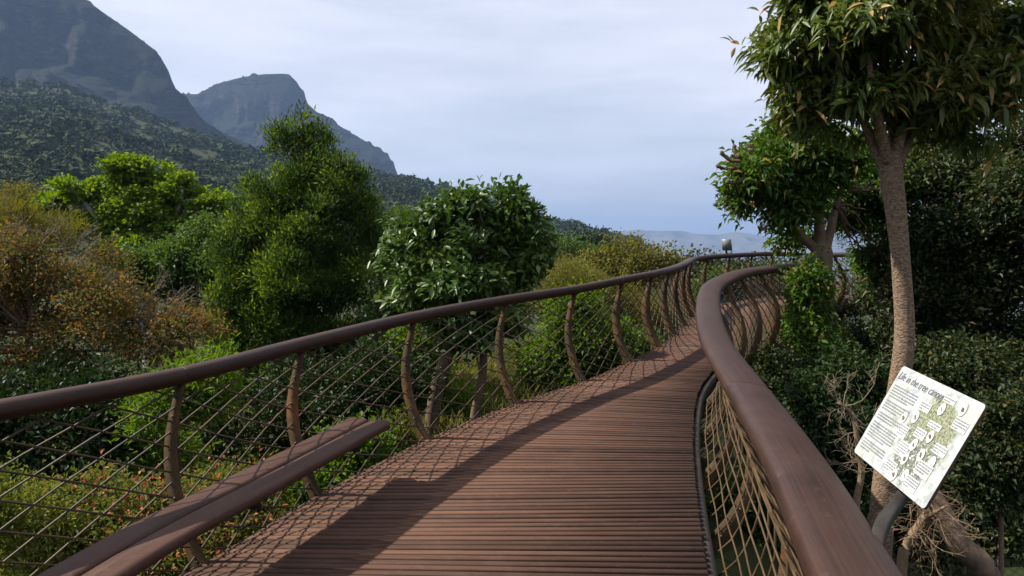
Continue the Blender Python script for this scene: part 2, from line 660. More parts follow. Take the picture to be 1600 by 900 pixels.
def mountain_mat():
    m, n, l, b = new_mat('mountain_rock')
    tc = n.new('ShaderNodeTexCoord')
    geo = n.new('ShaderNodeNewGeometry')
    mp = n.new('ShaderNodeMapping')
    mp.inputs['Scale'].default_value = (1, 1, 3.2)
    l.new(tc.outputs['Object'], mp.inputs[0])
    a = noise(n, l, 0.03, mp.outputs[0], 10, 0.72)
    rp = ramp(n, [(0.38, (0.016, 0.016, 0.016)), (0.52, (0.032, 0.031, 0.030)), (0.66, (0.085, 0.078, 0.068))])
    l.new(a.outputs[0], rp.inputs[0])
    g = noise(n, l, 0.045, tc.outputs['Object'], 9, 0.7)
    gr = ramp(n, [(0.38, (0.005, 0.009, 0.005)), (0.64, (0.015, 0.020, 0.009))])
    l.new(g.outputs[0], gr.inputs[0])
    sx = n.new('ShaderNodeSeparateXYZ')
    l.new(geo.outputs['Normal'], sx.inputs[0])
    ad = n.new('ShaderNodeMath')
    ad.operation = 'MULTIPLY_ADD'
    l.new(g.outputs[0], ad.inputs[0])
    ad.inputs[1].default_value = 0.9
    l.new(sx.outputs['Z'], ad.inputs[2])
    mr = n.new('ShaderNodeMapRange')
    mr.inputs['From Min'].default_value = 0.62
    mr.inputs['From Max'].default_value = 0.95
    l.new(ad.outputs[0], mr.inputs['Value'])
    mx = n.new('ShaderNodeMix')
    mx.data_type = 'RGBA'
    l.new(mr.outputs[0], mx.inputs['Factor'])
    l.new(rp.outputs[0], mx.inputs['A'])
    l.new(gr.outputs[0], mx.inputs['B'])
    l.new(mx.outputs['Result'], b.inputs['Base Color'])
    b.inputs['Roughness'].default_value = 0.95
    b.inputs['Specular IOR Level'].default_value = 0.1
    bump(n, l, b, a.outputs[0], 1.0, 22.0)
    return m


M_rock = mountain_mat()
mountain('mountain_cliff', [(-420, -170), (-250, -130), (-60, -95), (60, -48), (135, 0), (165, 22), (200, 46), (226, 66), (242, 78), (255, 96), (264, 112), (272, 136), (280, 143), (292, 153),
                            (305, 172), (322, 192), (350, 208), (390, 226), (430, 246), (480, 262), (540, 290)], 1500, 30.0, 480, 40.0, 2.3, M_rock)
mountain('mountain_peak', [(150, 190), (240, 158), (288, 147), (308, 147), (322, 140), (345, 129), (380, 120), (410, 116), (440, 115), (452, 116), (462, 127), (474, 143), (481, 162), (495, 175), (510, 181),
                           (530, 196), (552, 210), (572, 221), (590, 231), (604, 240), (614, 254), (622, 274), (640, 290), (680, 312), (730, 330)], 2600, 60.0, 700, 62.0, 7.7, M_rock)


def far_hills():
    m, n, l, b = new_mat('far_hill_green')
    tc = n.new('ShaderNodeTexCoord')
    a = noise(n, l, 0.004, tc.outputs['Object'], 8, 0.6)
    rp = ramp(n, [(0.35, (0.03, 0.035, 0.02)), (0.65, (0.10, 0.09, 0.06))])
    l.new(a.outputs[0], rp.inputs[0])
    l.new(rp.outputs[0], b.inputs['Base Color'])
    b.inputs['Roughness'].default_value = 1.0
    sk = [(560, 384), (700, 378), (820, 370), (900, 366), (955, 361), (1000, 359), (1035, 361), (1062, 360), (1085, 365), (1120, 366), (1150, 363), (1170, 364), (1195, 369), (1225, 374), (1270, 369),
          (1330, 372), (1420, 366), (1520, 372), (1650, 368), (1800, 376), (1950, 384)]
    px = np.array([p[0] for p in sk], float)
    py = np.array([p[1] for p in sk], float)
    u = np.linspace(560, 1950, 260)
    v = np.interp(u, px, py)
    Y = 9500.0
    top = np.array([W(p, q, Y) for p, q in zip(u, v)])
    rows = []
    for t in np.concatenate([[-1, -0.5], np.linspace(0, 1, 24)]):
        y = Y - t * 1500 + np.zeros(len(u))
        z = top[:, 2] + (PLAIN - 3 - top[:, 2]) * np.abs(t) ** 0.8
        if t > 0:
            y = y - 260 * fbm(np.stack([u / 26, 0 * u + t * 1.2, 0 * u], -1), 3) * smooth(0, 0.3, t)
        rows.append(np.stack([top[:, 0], y, z + 8 * fbm(np.stack([u / 9, 0 * u + t, 0 * u + 9], -1), 2) * (abs(t) < 0.9)], -1))
    G = np.array(rows)
    n_, k = G.shape[:2]
    i, j = np.meshgrid(np.arange(n_ - 1), np.arange(k - 1), indexing='ij')
    b0 = (i * k + j).ravel()
    F = np.stack([b0, b0 + k, b0 + k + 1, b0 + 1], 1)
    o = link('distant_hills', mesh_np('distant_hills', G.reshape(-1, 3), F, np.full(len(F), 4), True), m)
    o['kind'] = 'structure'


far_hills()


# ------------------------------------------------------------------ far wood on the slope
def far_wood():
    rng = np.random.default_rng(3)
    n = 11000
    t = rng.random(n)
    y = 130 * (1120 / 130) ** (t ** 0.72)
    a = rng.uniform(-0.80, 0.24, n)
    keep = ~((a > 0.19) & (y > 500))
    y, a = y[keep], a[keep]
    n = len(y)
    x = a * y
    z = ground_h(x, y)
    s = (1.5 + 0.0036 * y) * np.exp(rng.normal(0, 0.42, n)) * (1 + 0.45 * fbm(np.stack([x / 60, y / 60, 0 * x], -1), 2))
    s = np.clip(s, 0.6, 9.0)
    # denser wood on the spur in front of the plain
    hgt = s * rng.uniform(0.45, 0.95, n)
    k = 40
    d = nrm(rng.normal(size=(n, k, 3)))
    d[..., 2] = np.abs(d[..., 2]) * 0.9
    rad = rng.uniform(0.55, 1.0, (n, k, 1))
    c = np.stack([x, y, z], -1)[:, None] + d * rad * np.stack([s, s, hgt * 1.25], -1)[:, None]
    nn_ = nrm(d + rng.normal(size=(n, k, 3)) * 0.55)
    t1 = nrm(np.cross(nn_, rng.normal(size=(n, k, 3))))
    t2 = np.cross(nn_, t1)
    sz = (s[:, None, None] * rng.uniform(0.20, 0.42, (n, k, 1)))
    q = np.stack([c + t1 * sz, c + t2 * sz * 0.8, c - t1 * sz * 0.9 - t2 * sz * 0.3], 2)
    allV = q.reshape(-1, 3)
    tint = np.clip(0.45 * rng.random((n, 1)) + 0.15 * rng.random((n, k)) + 0.40 * (0.5 + 0.6 * fbm(np.stack([x / 45, y / 45, 0 * x + 4], -1), 3))[:, None], 0, 1)
    tint = np.repeat(tint.ravel(), 3)
    F = np.arange(len(allV)).reshape(-1, 3)
    # thin out: far clumps keep all faces, total stays under 3 M with the rest
    m, nd, l, b = new_mat('far_wood_green')
    tc = nd.new('ShaderNodeTexCoord')
    at = nd.new('ShaderNodeAttribute')
    at.attribute_name = 'tint'
    rp = ramp(nd, [(0.0, (0.013, 0.026, 0.008)), (0.5, (0.024, 0.042, 0.012)), (0.88, (0.042, 0.060, 0.016)), (0.96, (0.060, 0.056, 0.024)), (1.0, (0.08, 0.052, 0.028))])
    l.new(at.outputs['Fac'], rp.inputs[0])
    nz = noise(nd, l, 1.1, tc.outputs['Object'], 6, 0.7)
    hs = nd.new('ShaderNodeHueSaturation')
    mr = nd.new('ShaderNodeMapRange')
    mr.inputs['From Min'].default_value = 0.3
    mr.inputs['From Max'].default_value = 0.7
    mr.inputs['To Min'].default_value = 0.45
    mr.inputs['To Max'].default_value = 1.5
    l.new(nz.outputs[0], mr.inputs['Value'])
    l.new(mr.outputs[0], hs.inputs['Value'])
    l.new(rp.outputs[0], hs.inputs['Color'])
    l.new(hs.outputs[0], b.inputs['Base Color'])
    b.inputs['Roughness'].default_value = 0.9
    b.inputs['Specular IOR Level'].default_value = 0.15
    o = link('hillside_wood', mesh_np('hillside_wood', allV, F, np.full(len(F), 3), False, {'tint': tint}), m)
    o['kind'] = 'stuff'
    o['label'] = 'dense green bush and forest covering the mountain slope'
    o['category'] = 'forest'


far_wood()


# ------------------------------------------------------------------ the walkway
ST = [  # left edge x,y   right edge x,y   deck z   right rail height
    (-3.45, -1.0, 0.22, -1.9, -1.86, 1.05),
    (-3.05, 1.6, 0.45, 0.8, -1.84, 1.05),
    (-2.38, 3.0, 0.78, 2.5, -1.80, 1.05),
    (-1.75, 4.0, 1.06, 3.9, -1.77, 1.05),
    (-1.36, 5.04, 1.30, 5.1, -1.73, 1.05),
    (-0.75, 6.26, 1.52, 6.1, -1.66, 1.05),
    (0.03, 7.45, 1.78, 7.1, -1.60, 1.07),
    (0.80, 8.40, 2.08, 8.05, -1.55, 1.10),
    (1.52, 9.50, 2.55, 9.1, -1.49, 1.09),
    (2.20, 10.8, 3.08, 10.08, -1.45, 1.09),
    (2.80, 12.3, 3.75, 11.1, -1.42, 1.07),
    (3.40, 14.0, 4.50, 12.15, -1.38, 1.05),
    (4.05, 15.7, 5.30, 13.85, -1.31, 1.05),
    (5.35, 17.2, 6.40, 15.8, -1.26, 1.05),
    (7.20, 19.2, 8.00, 17.6, -1.25, 1.05),
    (9.3, 21.6, 10.3, 20.2, -1.40, 1.05),
    (11.0, 25.6, 12.5, 25.0, -1.72, 1.05),
    (11.4, 30.0, 13.0, 29.9, -2.05, 1.05),
    (11.0, 36.0, 12.6, 36.2, -2.45, 1.05)]
ST = np.array(ST)
PER = 16
EL = spline(np.stack([ST[:, 0], ST[:, 1], ST[:, 4]], 1), PER)
ER = spline(np.stack([ST[:, 2], ST[:, 3], ST[:, 4]], 1), PER)
MID = (EL + ER) / 2
RH = {'L': np.full(len(EL), 1.05), 'R': spline(np.stack([ST[:, 5], 0 * ST[:, 5], 0 * ST[:, 5]], 1), PER)[:, 0]}
ARC = np.concatenate([[0], np.cumsum(np.linalg.norm(np.diff(MID, axis=0), axis=1))])


def at_arc(P, s):
    return np.stack([np.interp(s, ARC, P[:, k]) for k in range(3)], -1)


def outward(s, side):
    """unit horizontal vector pointing away from the deck"""
    d = at_arc(EL, s) - at_arc(ER, s)
    t = at_arc(MID, np.asarray(s) + 0.15) - at_arc(MID, np.asarray(s) - 0.15)
    o = np.stack([-t[..., 1], t[..., 0], 0 * t[..., 0]], -1)
    o = nrm(o)
    return o if side == 'L' else -o


def arc_at_y(y):
    return float(np.interp(y, MID[:, 1], ARC))


walk = thing('elevated_walkway', 'curving brown timber canopy walkway with steel ribs and cable net sides', 'footbridge', (0.0, 5.0, float(ground_h(0.0, 5.0))))

# profile of rib / net from rail down to under the deck edge: (outward, height over deck)
PROF = {'L': np.array([(0.10, 1.00), (0.17, 0.80), (0.20, 0.60), (0.17, 0.36), (0.08, 0.12), (-0.03, -0.08), (-0.15, -0.22)]),
        'R': np.array([(0.12, 1.00), (0.26, 0.80), (0.34, 0.56), (0.34, 0.30), (0.25, 0.04), (0.10, -0.18), (-0.10, -0.34)])}


def prof_pt(side, v):
    """v 0 (rail) .. 1 (bottom)"""
    P = PROF[side]
    d = np.concatenate([[0], np.cumsum(np.linalg.norm(np.diff(P, axis=0), axis=1))])
    d /= d[-1]
    return np.stack([np.interp(v, d, P[:, 0]), np.interp(v, d, P[:, 1])], -1)


def side_pt(side, s, v):
    E = EL if side == 'L' else ER
    p = at_arc(E, s)
    q = prof_pt(side, v).copy()
    q[..., 1] += np.where(q[..., 1] > 0, q[..., 1], 0) * (np.interp(s, ARC, RH[side]) - 1.05)
    return p + outward(s, side) * q[..., :1] + np.stack([0 * q[..., 1], 0 * q[..., 1], q[..., 1]], -1)


# planks
PITCH_P = 0.068
s_all = np.arange(0.3, ARC[-1] - 0.2, PITCH_P)
own0, own1 = arc_at_y(2.3), arc_at_y(2.3) + 296 * PITCH_P
rest = MB()
PL_F = [(0, 1, 3, 2), (2, 3, 5, 4), (4, 5, 7, 6), (6, 7, 9, 8), (8, 9, 11, 10), (10, 11, 1, 0), (0, 2, 4, 6, 8, 10), (11, 9, 7, 5, 3, 1)]
for q, s in enumerate(s_all):
    a, b = at_arc(EL, s), at_arc(ER, s)
    o = nrm(a - b)
    t = np.array([-o[1], o[0], 0])
    if t @ (at_arc(MID, s + 0.1) - at_arc(MID, s - 0.1)) < 0:
        t = -t
    z = np.array([0, 0, 1.0])
    jig = R_.normal(0, 0.0012, 3)
    a2 = a + o * (0.0 + R_.normal(0, 0.004))
    b2 = b - o * (0.0 + R_.normal(0, 0.004))
    w, h, c = 0.0252, 0.030, 0.005
    sec = [(-w, -h), (-w, -c), (-w + c, 0), (w - c, 0), (w, -c), (w, -h)]
    V, A = [], []
    for j, (u_, v_) in enumerate(sec):
        for e, p in enumerate((a2, b2)):
            V.append(p + t * u_ + z * (v_ + jig[0] + (jig[1] if e else -jig[1])))
            A.append((e * np.linalg.norm(a2 - b2), u_ + q * 0.31, q * 1.7))
    if own0 <= s < own1:
        mb = MB()
        mb.add(V, PL_F, A)
        mb.build('plank', M_deck, walk, False)
    else:
        rest.add(V, PL_F, A)
rest.build('decking', M_deck, walk, False, 'stuff')

# edge beams, joists under the deck and the spine
for side, E in (('L', EL), ('R', ER)):
    s = np.linspace(0.3, ARC[-1] - 0.3, 260)
    p = at_arc(E, s)
    p = p + outward(s, side) * 0.035 + np.array([0, 0, -0.125])
    mb = MB()
    mb.sweep(p, [(-0.024, -0.09), (0.024, -0.09), (0.024, 0.085), (-0.024, 0.085)])
    mb.build('edge_beam', M_dark, walk, False)
s = np.linspace(0.3, ARC[-1] - 0.3, 200)
mb = MB()
mb.sweep(at_arc(MID, s) + np.array([0, 0, -0.30]), [(-0.16, -0.16), (0.16, -0.16), (0.16, 0.16), (-0.16, 0.16)])
mb.build('spine_beam', M_dark, walk, False)

# handrails, in lengths with visible joints
TH = np.linspace(0, 2 * math.pi, 20, endpoint=False)


def rail_profile(w, h):
    c, s_ = np.cos(TH), np.sin(TH)
    e = 0.72
    return np.stack([np.sign(c) * np.abs(c) ** e * w / 2, np.sign(s_) * np.abs(s_) ** e * h / 2], 1)


def rail_line(side, s):
    E = EL if side == 'L' else ER
    yy = at_arc(E, s)[..., 1]
    off = 0.11 if side == 'L' else 0.12 + 0.075 * (1 - smooth(2.4, 5.6, yy))
    return at_arc(E, s) + outward(s, side) * np.broadcast_to(off, np.shape(yy))[..., None] + np.interp(s, ARC, RH[side])[..., None] * np.array([0, 0, 1.0])


def smooth_line(P, k):
    for _ in range(k):
        P[1:-1] = (P[:-2] + 2 * P[1:-1] + P[2:]) / 4
    return P


JOINTS = {'L': [], 'R': []}
for side, cuts in (('L', [0.4, arc_at_y(3.95), arc_at_y(9.2), arc_at_y(14.6), arc_at_y(19.0), ARC[-1] - 0.4]),
                   ('R', [0.4, arc_at_y(3.75), arc_at_y(10.4), arc_at_y(15.5), ARC[-1] - 0.4])):
    sf = np.linspace(0.4, ARC[-1] - 0.4, 900)
    line = smooth_line(rail_line(side, sf), 24)
    fr = frames(line)
    # the rail leans a little towards the walker
    ang = math.radians(14 if side == 'L' else -8)
    T, S, U = fr
    S2 = S * math.cos(ang) + U * math.sin(ang)
    U2 = U * math.cos(ang) - S * math.sin(ang)
    for a, b in zip(cuts[:-1], cuts[1:]):
        q = np.linspace(a + 0.002, b - 0.002, int((b - a) / 0.07))
        q = np.concatenate([[q[0]], [q[0] + 0.004], q[1:-1], [q[-1] - 0.004], [q[-1]]])
        ip = lambda A: np.stack([np.interp(q, sf, A[:, c]) for c in range(3)], -1)
        pr = np.tile(rail_profile(0.200 if side == 'L' else 0.222, 0.100), (len(q), 1, 1))
        pr[0] *= 0.975
        pr[-1] *= 0.975
        mb = MB()
        mb.sweep(ip(line), pr, True, a, (nrm(ip(T)), nrm(ip(S2)), nrm(ip(U2))))
        mb.build('handrail', M_rail, walk)
    if side == 'R':
        RLINE = (sf, line)

# ribs
RIB_S = {}
L_y = [4.02, 5.04, 6.26, 7.45, 8.42, 9.50]
for side in 'LR':
    E = EL if side == 'L' else ER
    if side == 'L':
        base = [float(np.interp(v, EL[:, 1], ARC)) for v in L_y]
        ss = [base[0] - 2.6, base[0] - 1.3] + base + [base[-1] + 1.12 * k for k in range(1, 26)]
    else:
        first = float(np.interp(2.05, ER[:, 1], ARC))
        ss = [first + 1.22 * k for k in range(-2, 28)]
    ss = [v for v in ss if 0.5 < v < ARC[-1] - 0.4]
    RIB_S[side] = ss
    for v in ss:
        vv = np.linspace(0, 1, 15)
        q = prof_pt(side, vv)
        if side == 'R':
            q = np.concatenate([q, [(-0.34, -0.42), (-0.62, -0.44)]])
        else:
            q = np.concatenate([q, [(-0.30, -0.36), (-0.55, -0.42)]])
        q = np.concatenate([[(q[0, 0], q[0, 1] + 0.02)], q[1:]])
        # smooth the centre line
        for _ in range(3):
            q[1:-1] = (q[:-2] + 2 * q[1:-1] + q[2:]) / 4
        tq = nrm(np.gradient(q, axis=0))
        nq = np.stack([-tq[:, 1], tq[:, 0]], 1)
        k = np.linspace(0, 1, len(q))
        hw = 0.024 + 0.021 * smooth(0.0, 0.35, k) + 0.014 * smooth(0.55, 0.9, k) + (0 if side == 'L' else 0.028 * smooth(0.1, 0.5, k) * smooth(7, 9, at_arc(E, v)[1])) + 0.022 * smooth(8.5, 10.5, at_arc(E, v)[1]) * smooth(0.0, 0.3, k)
        o, p0 = outward(v, side), at_arc(E, v)
        t = np.array([-o[1], o[0], 0])
        V = []
        for sg in (-1, 1):
            for e in (-1, 1):
                w2 = q + nq * (hw * e)[:, None]
                V.append(p0 + o[None] * w2[:, :1] + np.array([0, 0, 1.0])[None] * w2[:, 1:] + t[None] * 0.009 * sg)
        n = len(q)
        V = np.concatenate(V)
        F = []
        for i in range(n - 1):
            F += [(i, i + 1, n + i + 1, n + i), (2 * n + i, 3 * n + i, 3 * n + i + 1, 2 * n + i + 1),
                  (i, 2 * n + i, 2 * n + i + 1, i + 1), (n + i, n + i + 1, 3 * n + i + 1, 3 * n + i)]
        F += [(0, n, 3 * n, 2 * n), (n - 1, 3 * n - 1, 4 * n - 1, 2 * n - 1)]
        mb = MB()
        mb.add(V, F)
        rib = mb.build('rib', M_rib, walk, False)
        # bolt heads along the rib, both faces
        if p0[1] < 12.5 and p0[1] > 2:
            for kk in (0.14, 0.29, 0.44, 0.58, 0.72):
                i = int(kk * (n - 1))
                c = p0 + o * q[i, 0] + np.array([0, 0, q[i, 1]])
                mb = MB()
                mb.tube([c - t * 0.018, c - t * 0.014, c + t * 0.014, c + t * 0.018], [0.007, 0.009, 0.009, 0.007], 6)
                mb.build('bolt', M_bolt, rib, False)

# cable nets, one for each bay between ribs
def rope(mb, side, s_fn, v_fn, r, n=14, sag=0.0):
    k = np.linspace(0, 1, n)
    s_, v_ = s_fn(k), v_fn(k)
    ok = (s_ > 0.5) & (s_ < ARC[-1] - 0.4)
    if ok.sum() < 3:
        return
    P = side_pt(side, s_[ok], v_[ok])
    mb.tube(P, r, 4, False)


def net_bays(side, lo, hi, mat, spacing, lean, r):
    ss = [v for v in RIB_S[side] if lo <= v <= hi]
    for a, b in zip(ss[:-1], ss[1:]):
        mb = MB()
        far = at_arc(MID, a)[1] > 13
        # two families of straight cables leaning either way, clipped to this bay
        for sg in (1, -1):
            i0 = math.floor((a - lean) / spacing) - 1
            i1 = math.ceil((b + lean) / spacing) + 1
            for i in range(i0, i1 + 1):
                c = i * spacing + (0.0 if sg > 0 else spacing * 0.37)
                # s = c + sg * lean * (0.5 - v)
                va = 0.5 - (a - c) / (sg * lean)
                vb = 0.5 - (b - c) / (sg * lean)
                v0, v1 = max(0.0, min(va, vb)), min(1.0, max(va, vb))
                if v1 - v0 < 0.02:
                    continue
                v_ = np.linspace(v0, v1, 5 if far else 9)
                s_ = c + sg * lean * (0.5 - v_)
                P = side_pt(side, s_, v_ * 0.97)
                mb.tube(P, r * (1.5 if far else 1.0 + 0.45 * float(smooth(7, 13, at_arc(MID, a)[1]))), 3 if far else 5, False)
        if mb.n:
            mb.build('cable_net', mat, walk, True, 'stuff')


ALL = ARC[-1]
net_bays('L', 0.0, ALL, M_cable, 0.34, 3.0, 0.0058)
s_sw = [v for v in RIB_S['R'] if at_arc(ER, v)[1] < 8.2][-1]
net_bays('R', s_sw - 0.01, ALL, M_cable, 0.34, 3.0, 0.0058)
# the near side: a hand-laid rope net, long ropes with sagging cross ropes
ss = [v for v in RIB_S['R'] if v <= s_sw + 0.01]
for a, b in zip(ss[:-1], ss[1:]):
    mb = MB()
    for v in np.linspace(0.06, 0.985, 16):
        s_ = np.linspace(a, b, 12)
        vv = v + 0.006 * np.sin(s_ * 5 + v * 30)
        mb.tube(side_pt('R', s_, np.clip(vv, 0, 1)) - outward(s_, 'R') * 0.07, 0.0058, 5, False)
    for s0 in np.arange(math.ceil(a / 0.26) * 0.26, b, 0.26):
        v_ = np.linspace(0.03, 0.98, 14)
        s_ = s0 - 0.30 * np.sin(v_ * math.pi) * (1 + 0.12 * math.sin(s0 * 9))
        P = side_pt('R', s_, v_)
        o = outward(s_, 'R')
        P = P - o * 0.062
        mb.tube(P, 0.0068, 5, False)
    mb.build('rope_net', M_rope, walk, True, 'stuff')

# columns carrying the spine
for yv in (0.2, 7.6, 14.8, 19.6, 29.0):
    s = arc_at_y(yv)
    p = at_arc(MID, s)
    g = float(ground_h(p[0], p[1])) - 0.25
    mb = MB()
    mb.tube([(p[0], p[1], g), (p[0], p[1], g + 0.2), (p[0], p[1], p[2] - 0.5), (p[0], p[1], p[2] - 0.28)], [0.16, 0.13, 0.11, 0.15], 14)
    mb.build('support_column', M_dark, walk)

# ------------------------------------------------------------------ bench
b_front = np.array([(-1.74, 2.1), (-1.65, 2.75), (-1.51, 3.4), (-1.23, 4.25), (-0.87, 5.30)])
bz = np.interp(b_front[:, 1], ST[:, 1], ST[:, 4]) + 0.42
b_line = spline(np.concatenate([b_front, bz[:, None]], 1), 12)
bench = thing('bench', 'long curved bench of two brown timber slats along the netted railing', 'bench', (-1.5, 3.5, -1.78))
Tb, Sb, Ub = frames(b_line)


def slat_section(w, h, r):
    pts = []
    for cx, cz, a0 in ((w / 2 - r, h / 2 - r, 0), (-w / 2 + r, h / 2 - r, 90), (-w / 2 + r, -h / 2 + r, 180), (w / 2 - r, -h / 2 + r, 270)):
        for a in (0, 30, 60, 90):
            t = math.radians(a0 + a)
            pts.append((cx + r * math.cos(t), cz + r * math.sin(t)))
    return np.array(pts)


for off, w in ((-0.088, 0.165), (-0.270, 0.165)):
    line = b_line + Sb * off
    sec = np.tile(slat_section(w, 0.062, 0.024), (len(line), 1, 1))
    # rounded far end
    dist = np.linalg.norm(line - line[-1], axis=1)
    # extra rings so the end is a round nose
    extra = []
    nose = [(0.045, 1.0), (0.022, 0.955), (0.008, 0.86), (0.0, 0.66)]
    keep = dist > 0.06
    P2 = list(line[keep])
    sc = [1.0] * len(P2)
    for d, k in nose:
        P2.append(line[-1] - Tb[-1] * d)
        sc.append(k)
    P2 = np.array(P2)
    fr = frames(P2)
    sec = slat_section(w, 0.062, 0.024)[None] * np.stack([np.array(sc), 0.55 + 0.45 * np.array(sc)], 1)[:, None, :]
    mb = MB()
    mb.sweep(P2, sec, True, off * 10, fr)
    mb.build('slat', M_bench, bench)
for v in RIB_S['L']:
    p = at_arc(EL, v)
    if 2.2 < p[1] < 5.1:
        i = int(np.argmin(np.abs(b_line[:, 1] - (p[1] - 0.1))))
        c = b_line[i] + Sb[i] * -0.05
        e = side_pt('L', np.array(v), np.array(0.66))
        e2 = side_pt('L', np.array(v), np.array(0.92))
        mb = MB()
        mid = c + Sb[i] * -0.30 + np.array([0, 0, -0.075])
        mb.sweep([c + np.array([0, 0, -0.062]), mid, e + np.array([0, 0, -0.03])], [(-0.008, -0.028), (0.008, -0.028), (0.008, 0.028), (-0.008, 0.028)])
        mb.build('bracket', M_dark, bench, False)


# ------------------------------------------------------------------ information sign
def print_mat():
    m, n, l, b = new_mat('sign_print')
    at = n.new('ShaderNodeAttribute')
    at.attribute_name = 'suv'
    sx = n.new('ShaderNodeSeparateXYZ')
    l.new(at.outputs['Vector'], sx.inputs[0])

    def nz(scale, d=6, r=0.65):
        return noise(n, l, scale, at.outputs['Vector'], d, r)

    def math_(op, a, b_=None, clamp=False):
        k = n.new('ShaderNodeMath')
        k.operation = op
        k.use_clamp = clamp
        for i, v in enumerate((a, b_)):
            if v is None:
                continue
            if isinstance(v, (int, float)):
                k.inputs[i].default_value = v
            else:
                l.new(v, k.inputs[i])
        return k.outputs[0]

    def mixc(f, a, c):
        k = n.new('ShaderNodeMix')
        k.data_type = 'RGBA'
        l.new(f, k.inputs['Factor'])
        for key, v in (('A', a), ('B', c)):
            if isinstance(v, tuple):
                k.inputs[key].default_value = (*v, 1)
            else:
                l.new(v, k.inputs[key])
        return k.outputs['Result']

    def step(v, lo, hi):
        k = n.new('ShaderNodeMapRange')
        k.inputs['From Min'].default_value = lo
        k.inputs['From Max'].default_value = hi
        l.new(v, k.inputs['Value'])
        return k.outputs[0]
    u, v = sx.outputs['X'], sx.outputs['Y']          # u 0..1.4, v 0..1
    # washed sky to cream paper
    big = nz(3.0)
    base = mixc(step(big.outputs[0], 0.35, 0.65), (0.36, 0.38, 0.32), (0.38, 0.41, 0.45))
    # soft grey blotches under the text
    bl = nz(9.0)
    base = mixc(math_('MULTIPLY', step(bl.outputs[0], 0.50, 0.60), 0.6), base, (0.17, 0.185, 0.18))
    # the printed tree: leaf mass and dark branches in a crown-shaped patch
    du = math_('DIVIDE', math_('SUBTRACT', u, 0.93), 0.40)
    dv = math_('DIVIDE', math_('SUBTRACT', v, 0.50), 0.50)
    rad = math_('ADD', math_('MULTIPLY', du, du), math_('MULTIPLY', dv, dv))
    w1 = nz(7.0)
    crown = step(math_('ADD', rad, math_('MULTIPLY', w1.outputs[0], 1.2)), 1.45, 1.20)
    fine = nz(46.0, 3, 0.7)
    leafc = mixc(step(fine.outputs[0], 0.42, 0.6), (0.05, 0.06, 0.03), (0.27, 0.28, 0.13))
    base = mixc(math_('MULTIPLY', crown, 0.85), base, leafc)
    lowm = math_('MULTIPLY', crown, step(v, 0.62, 0.35))
    br = nz(30.0, 4, 0.7)
    base = mixc(math_('MULTIPLY', lowm, step(br.outputs[0], 0.46, 0.56)), base, (0.09, 0.10, 0.11))
    base = mixc(math_('MULTIPLY', lowm, step(br.outputs[0], 0.44, 0.36)), base, (0.60, 0.63, 0.66))
    l.new(base, b.inputs['Base Color'])
    b.inputs['Roughness'].default_value = 0.35
    return m


M_print = print_mat()
M_ink = plain_mat('sign_ink', (0.10, 0.10, 0.11), 0.5)
M_ink2 = plain_mat('sign_small_ink', (0.19, 0.20, 0.20), 0.5)
M_white = plain_mat('sign_white', (0.47, 0.48, 0.48), 0.4)
M_insect = plain_mat('sign_insect_ink', (0.10, 0.07, 0.05), 0.5)
M_edge = plain_mat('sign_edge', (0.10, 0.055, 0.04), 0.5)


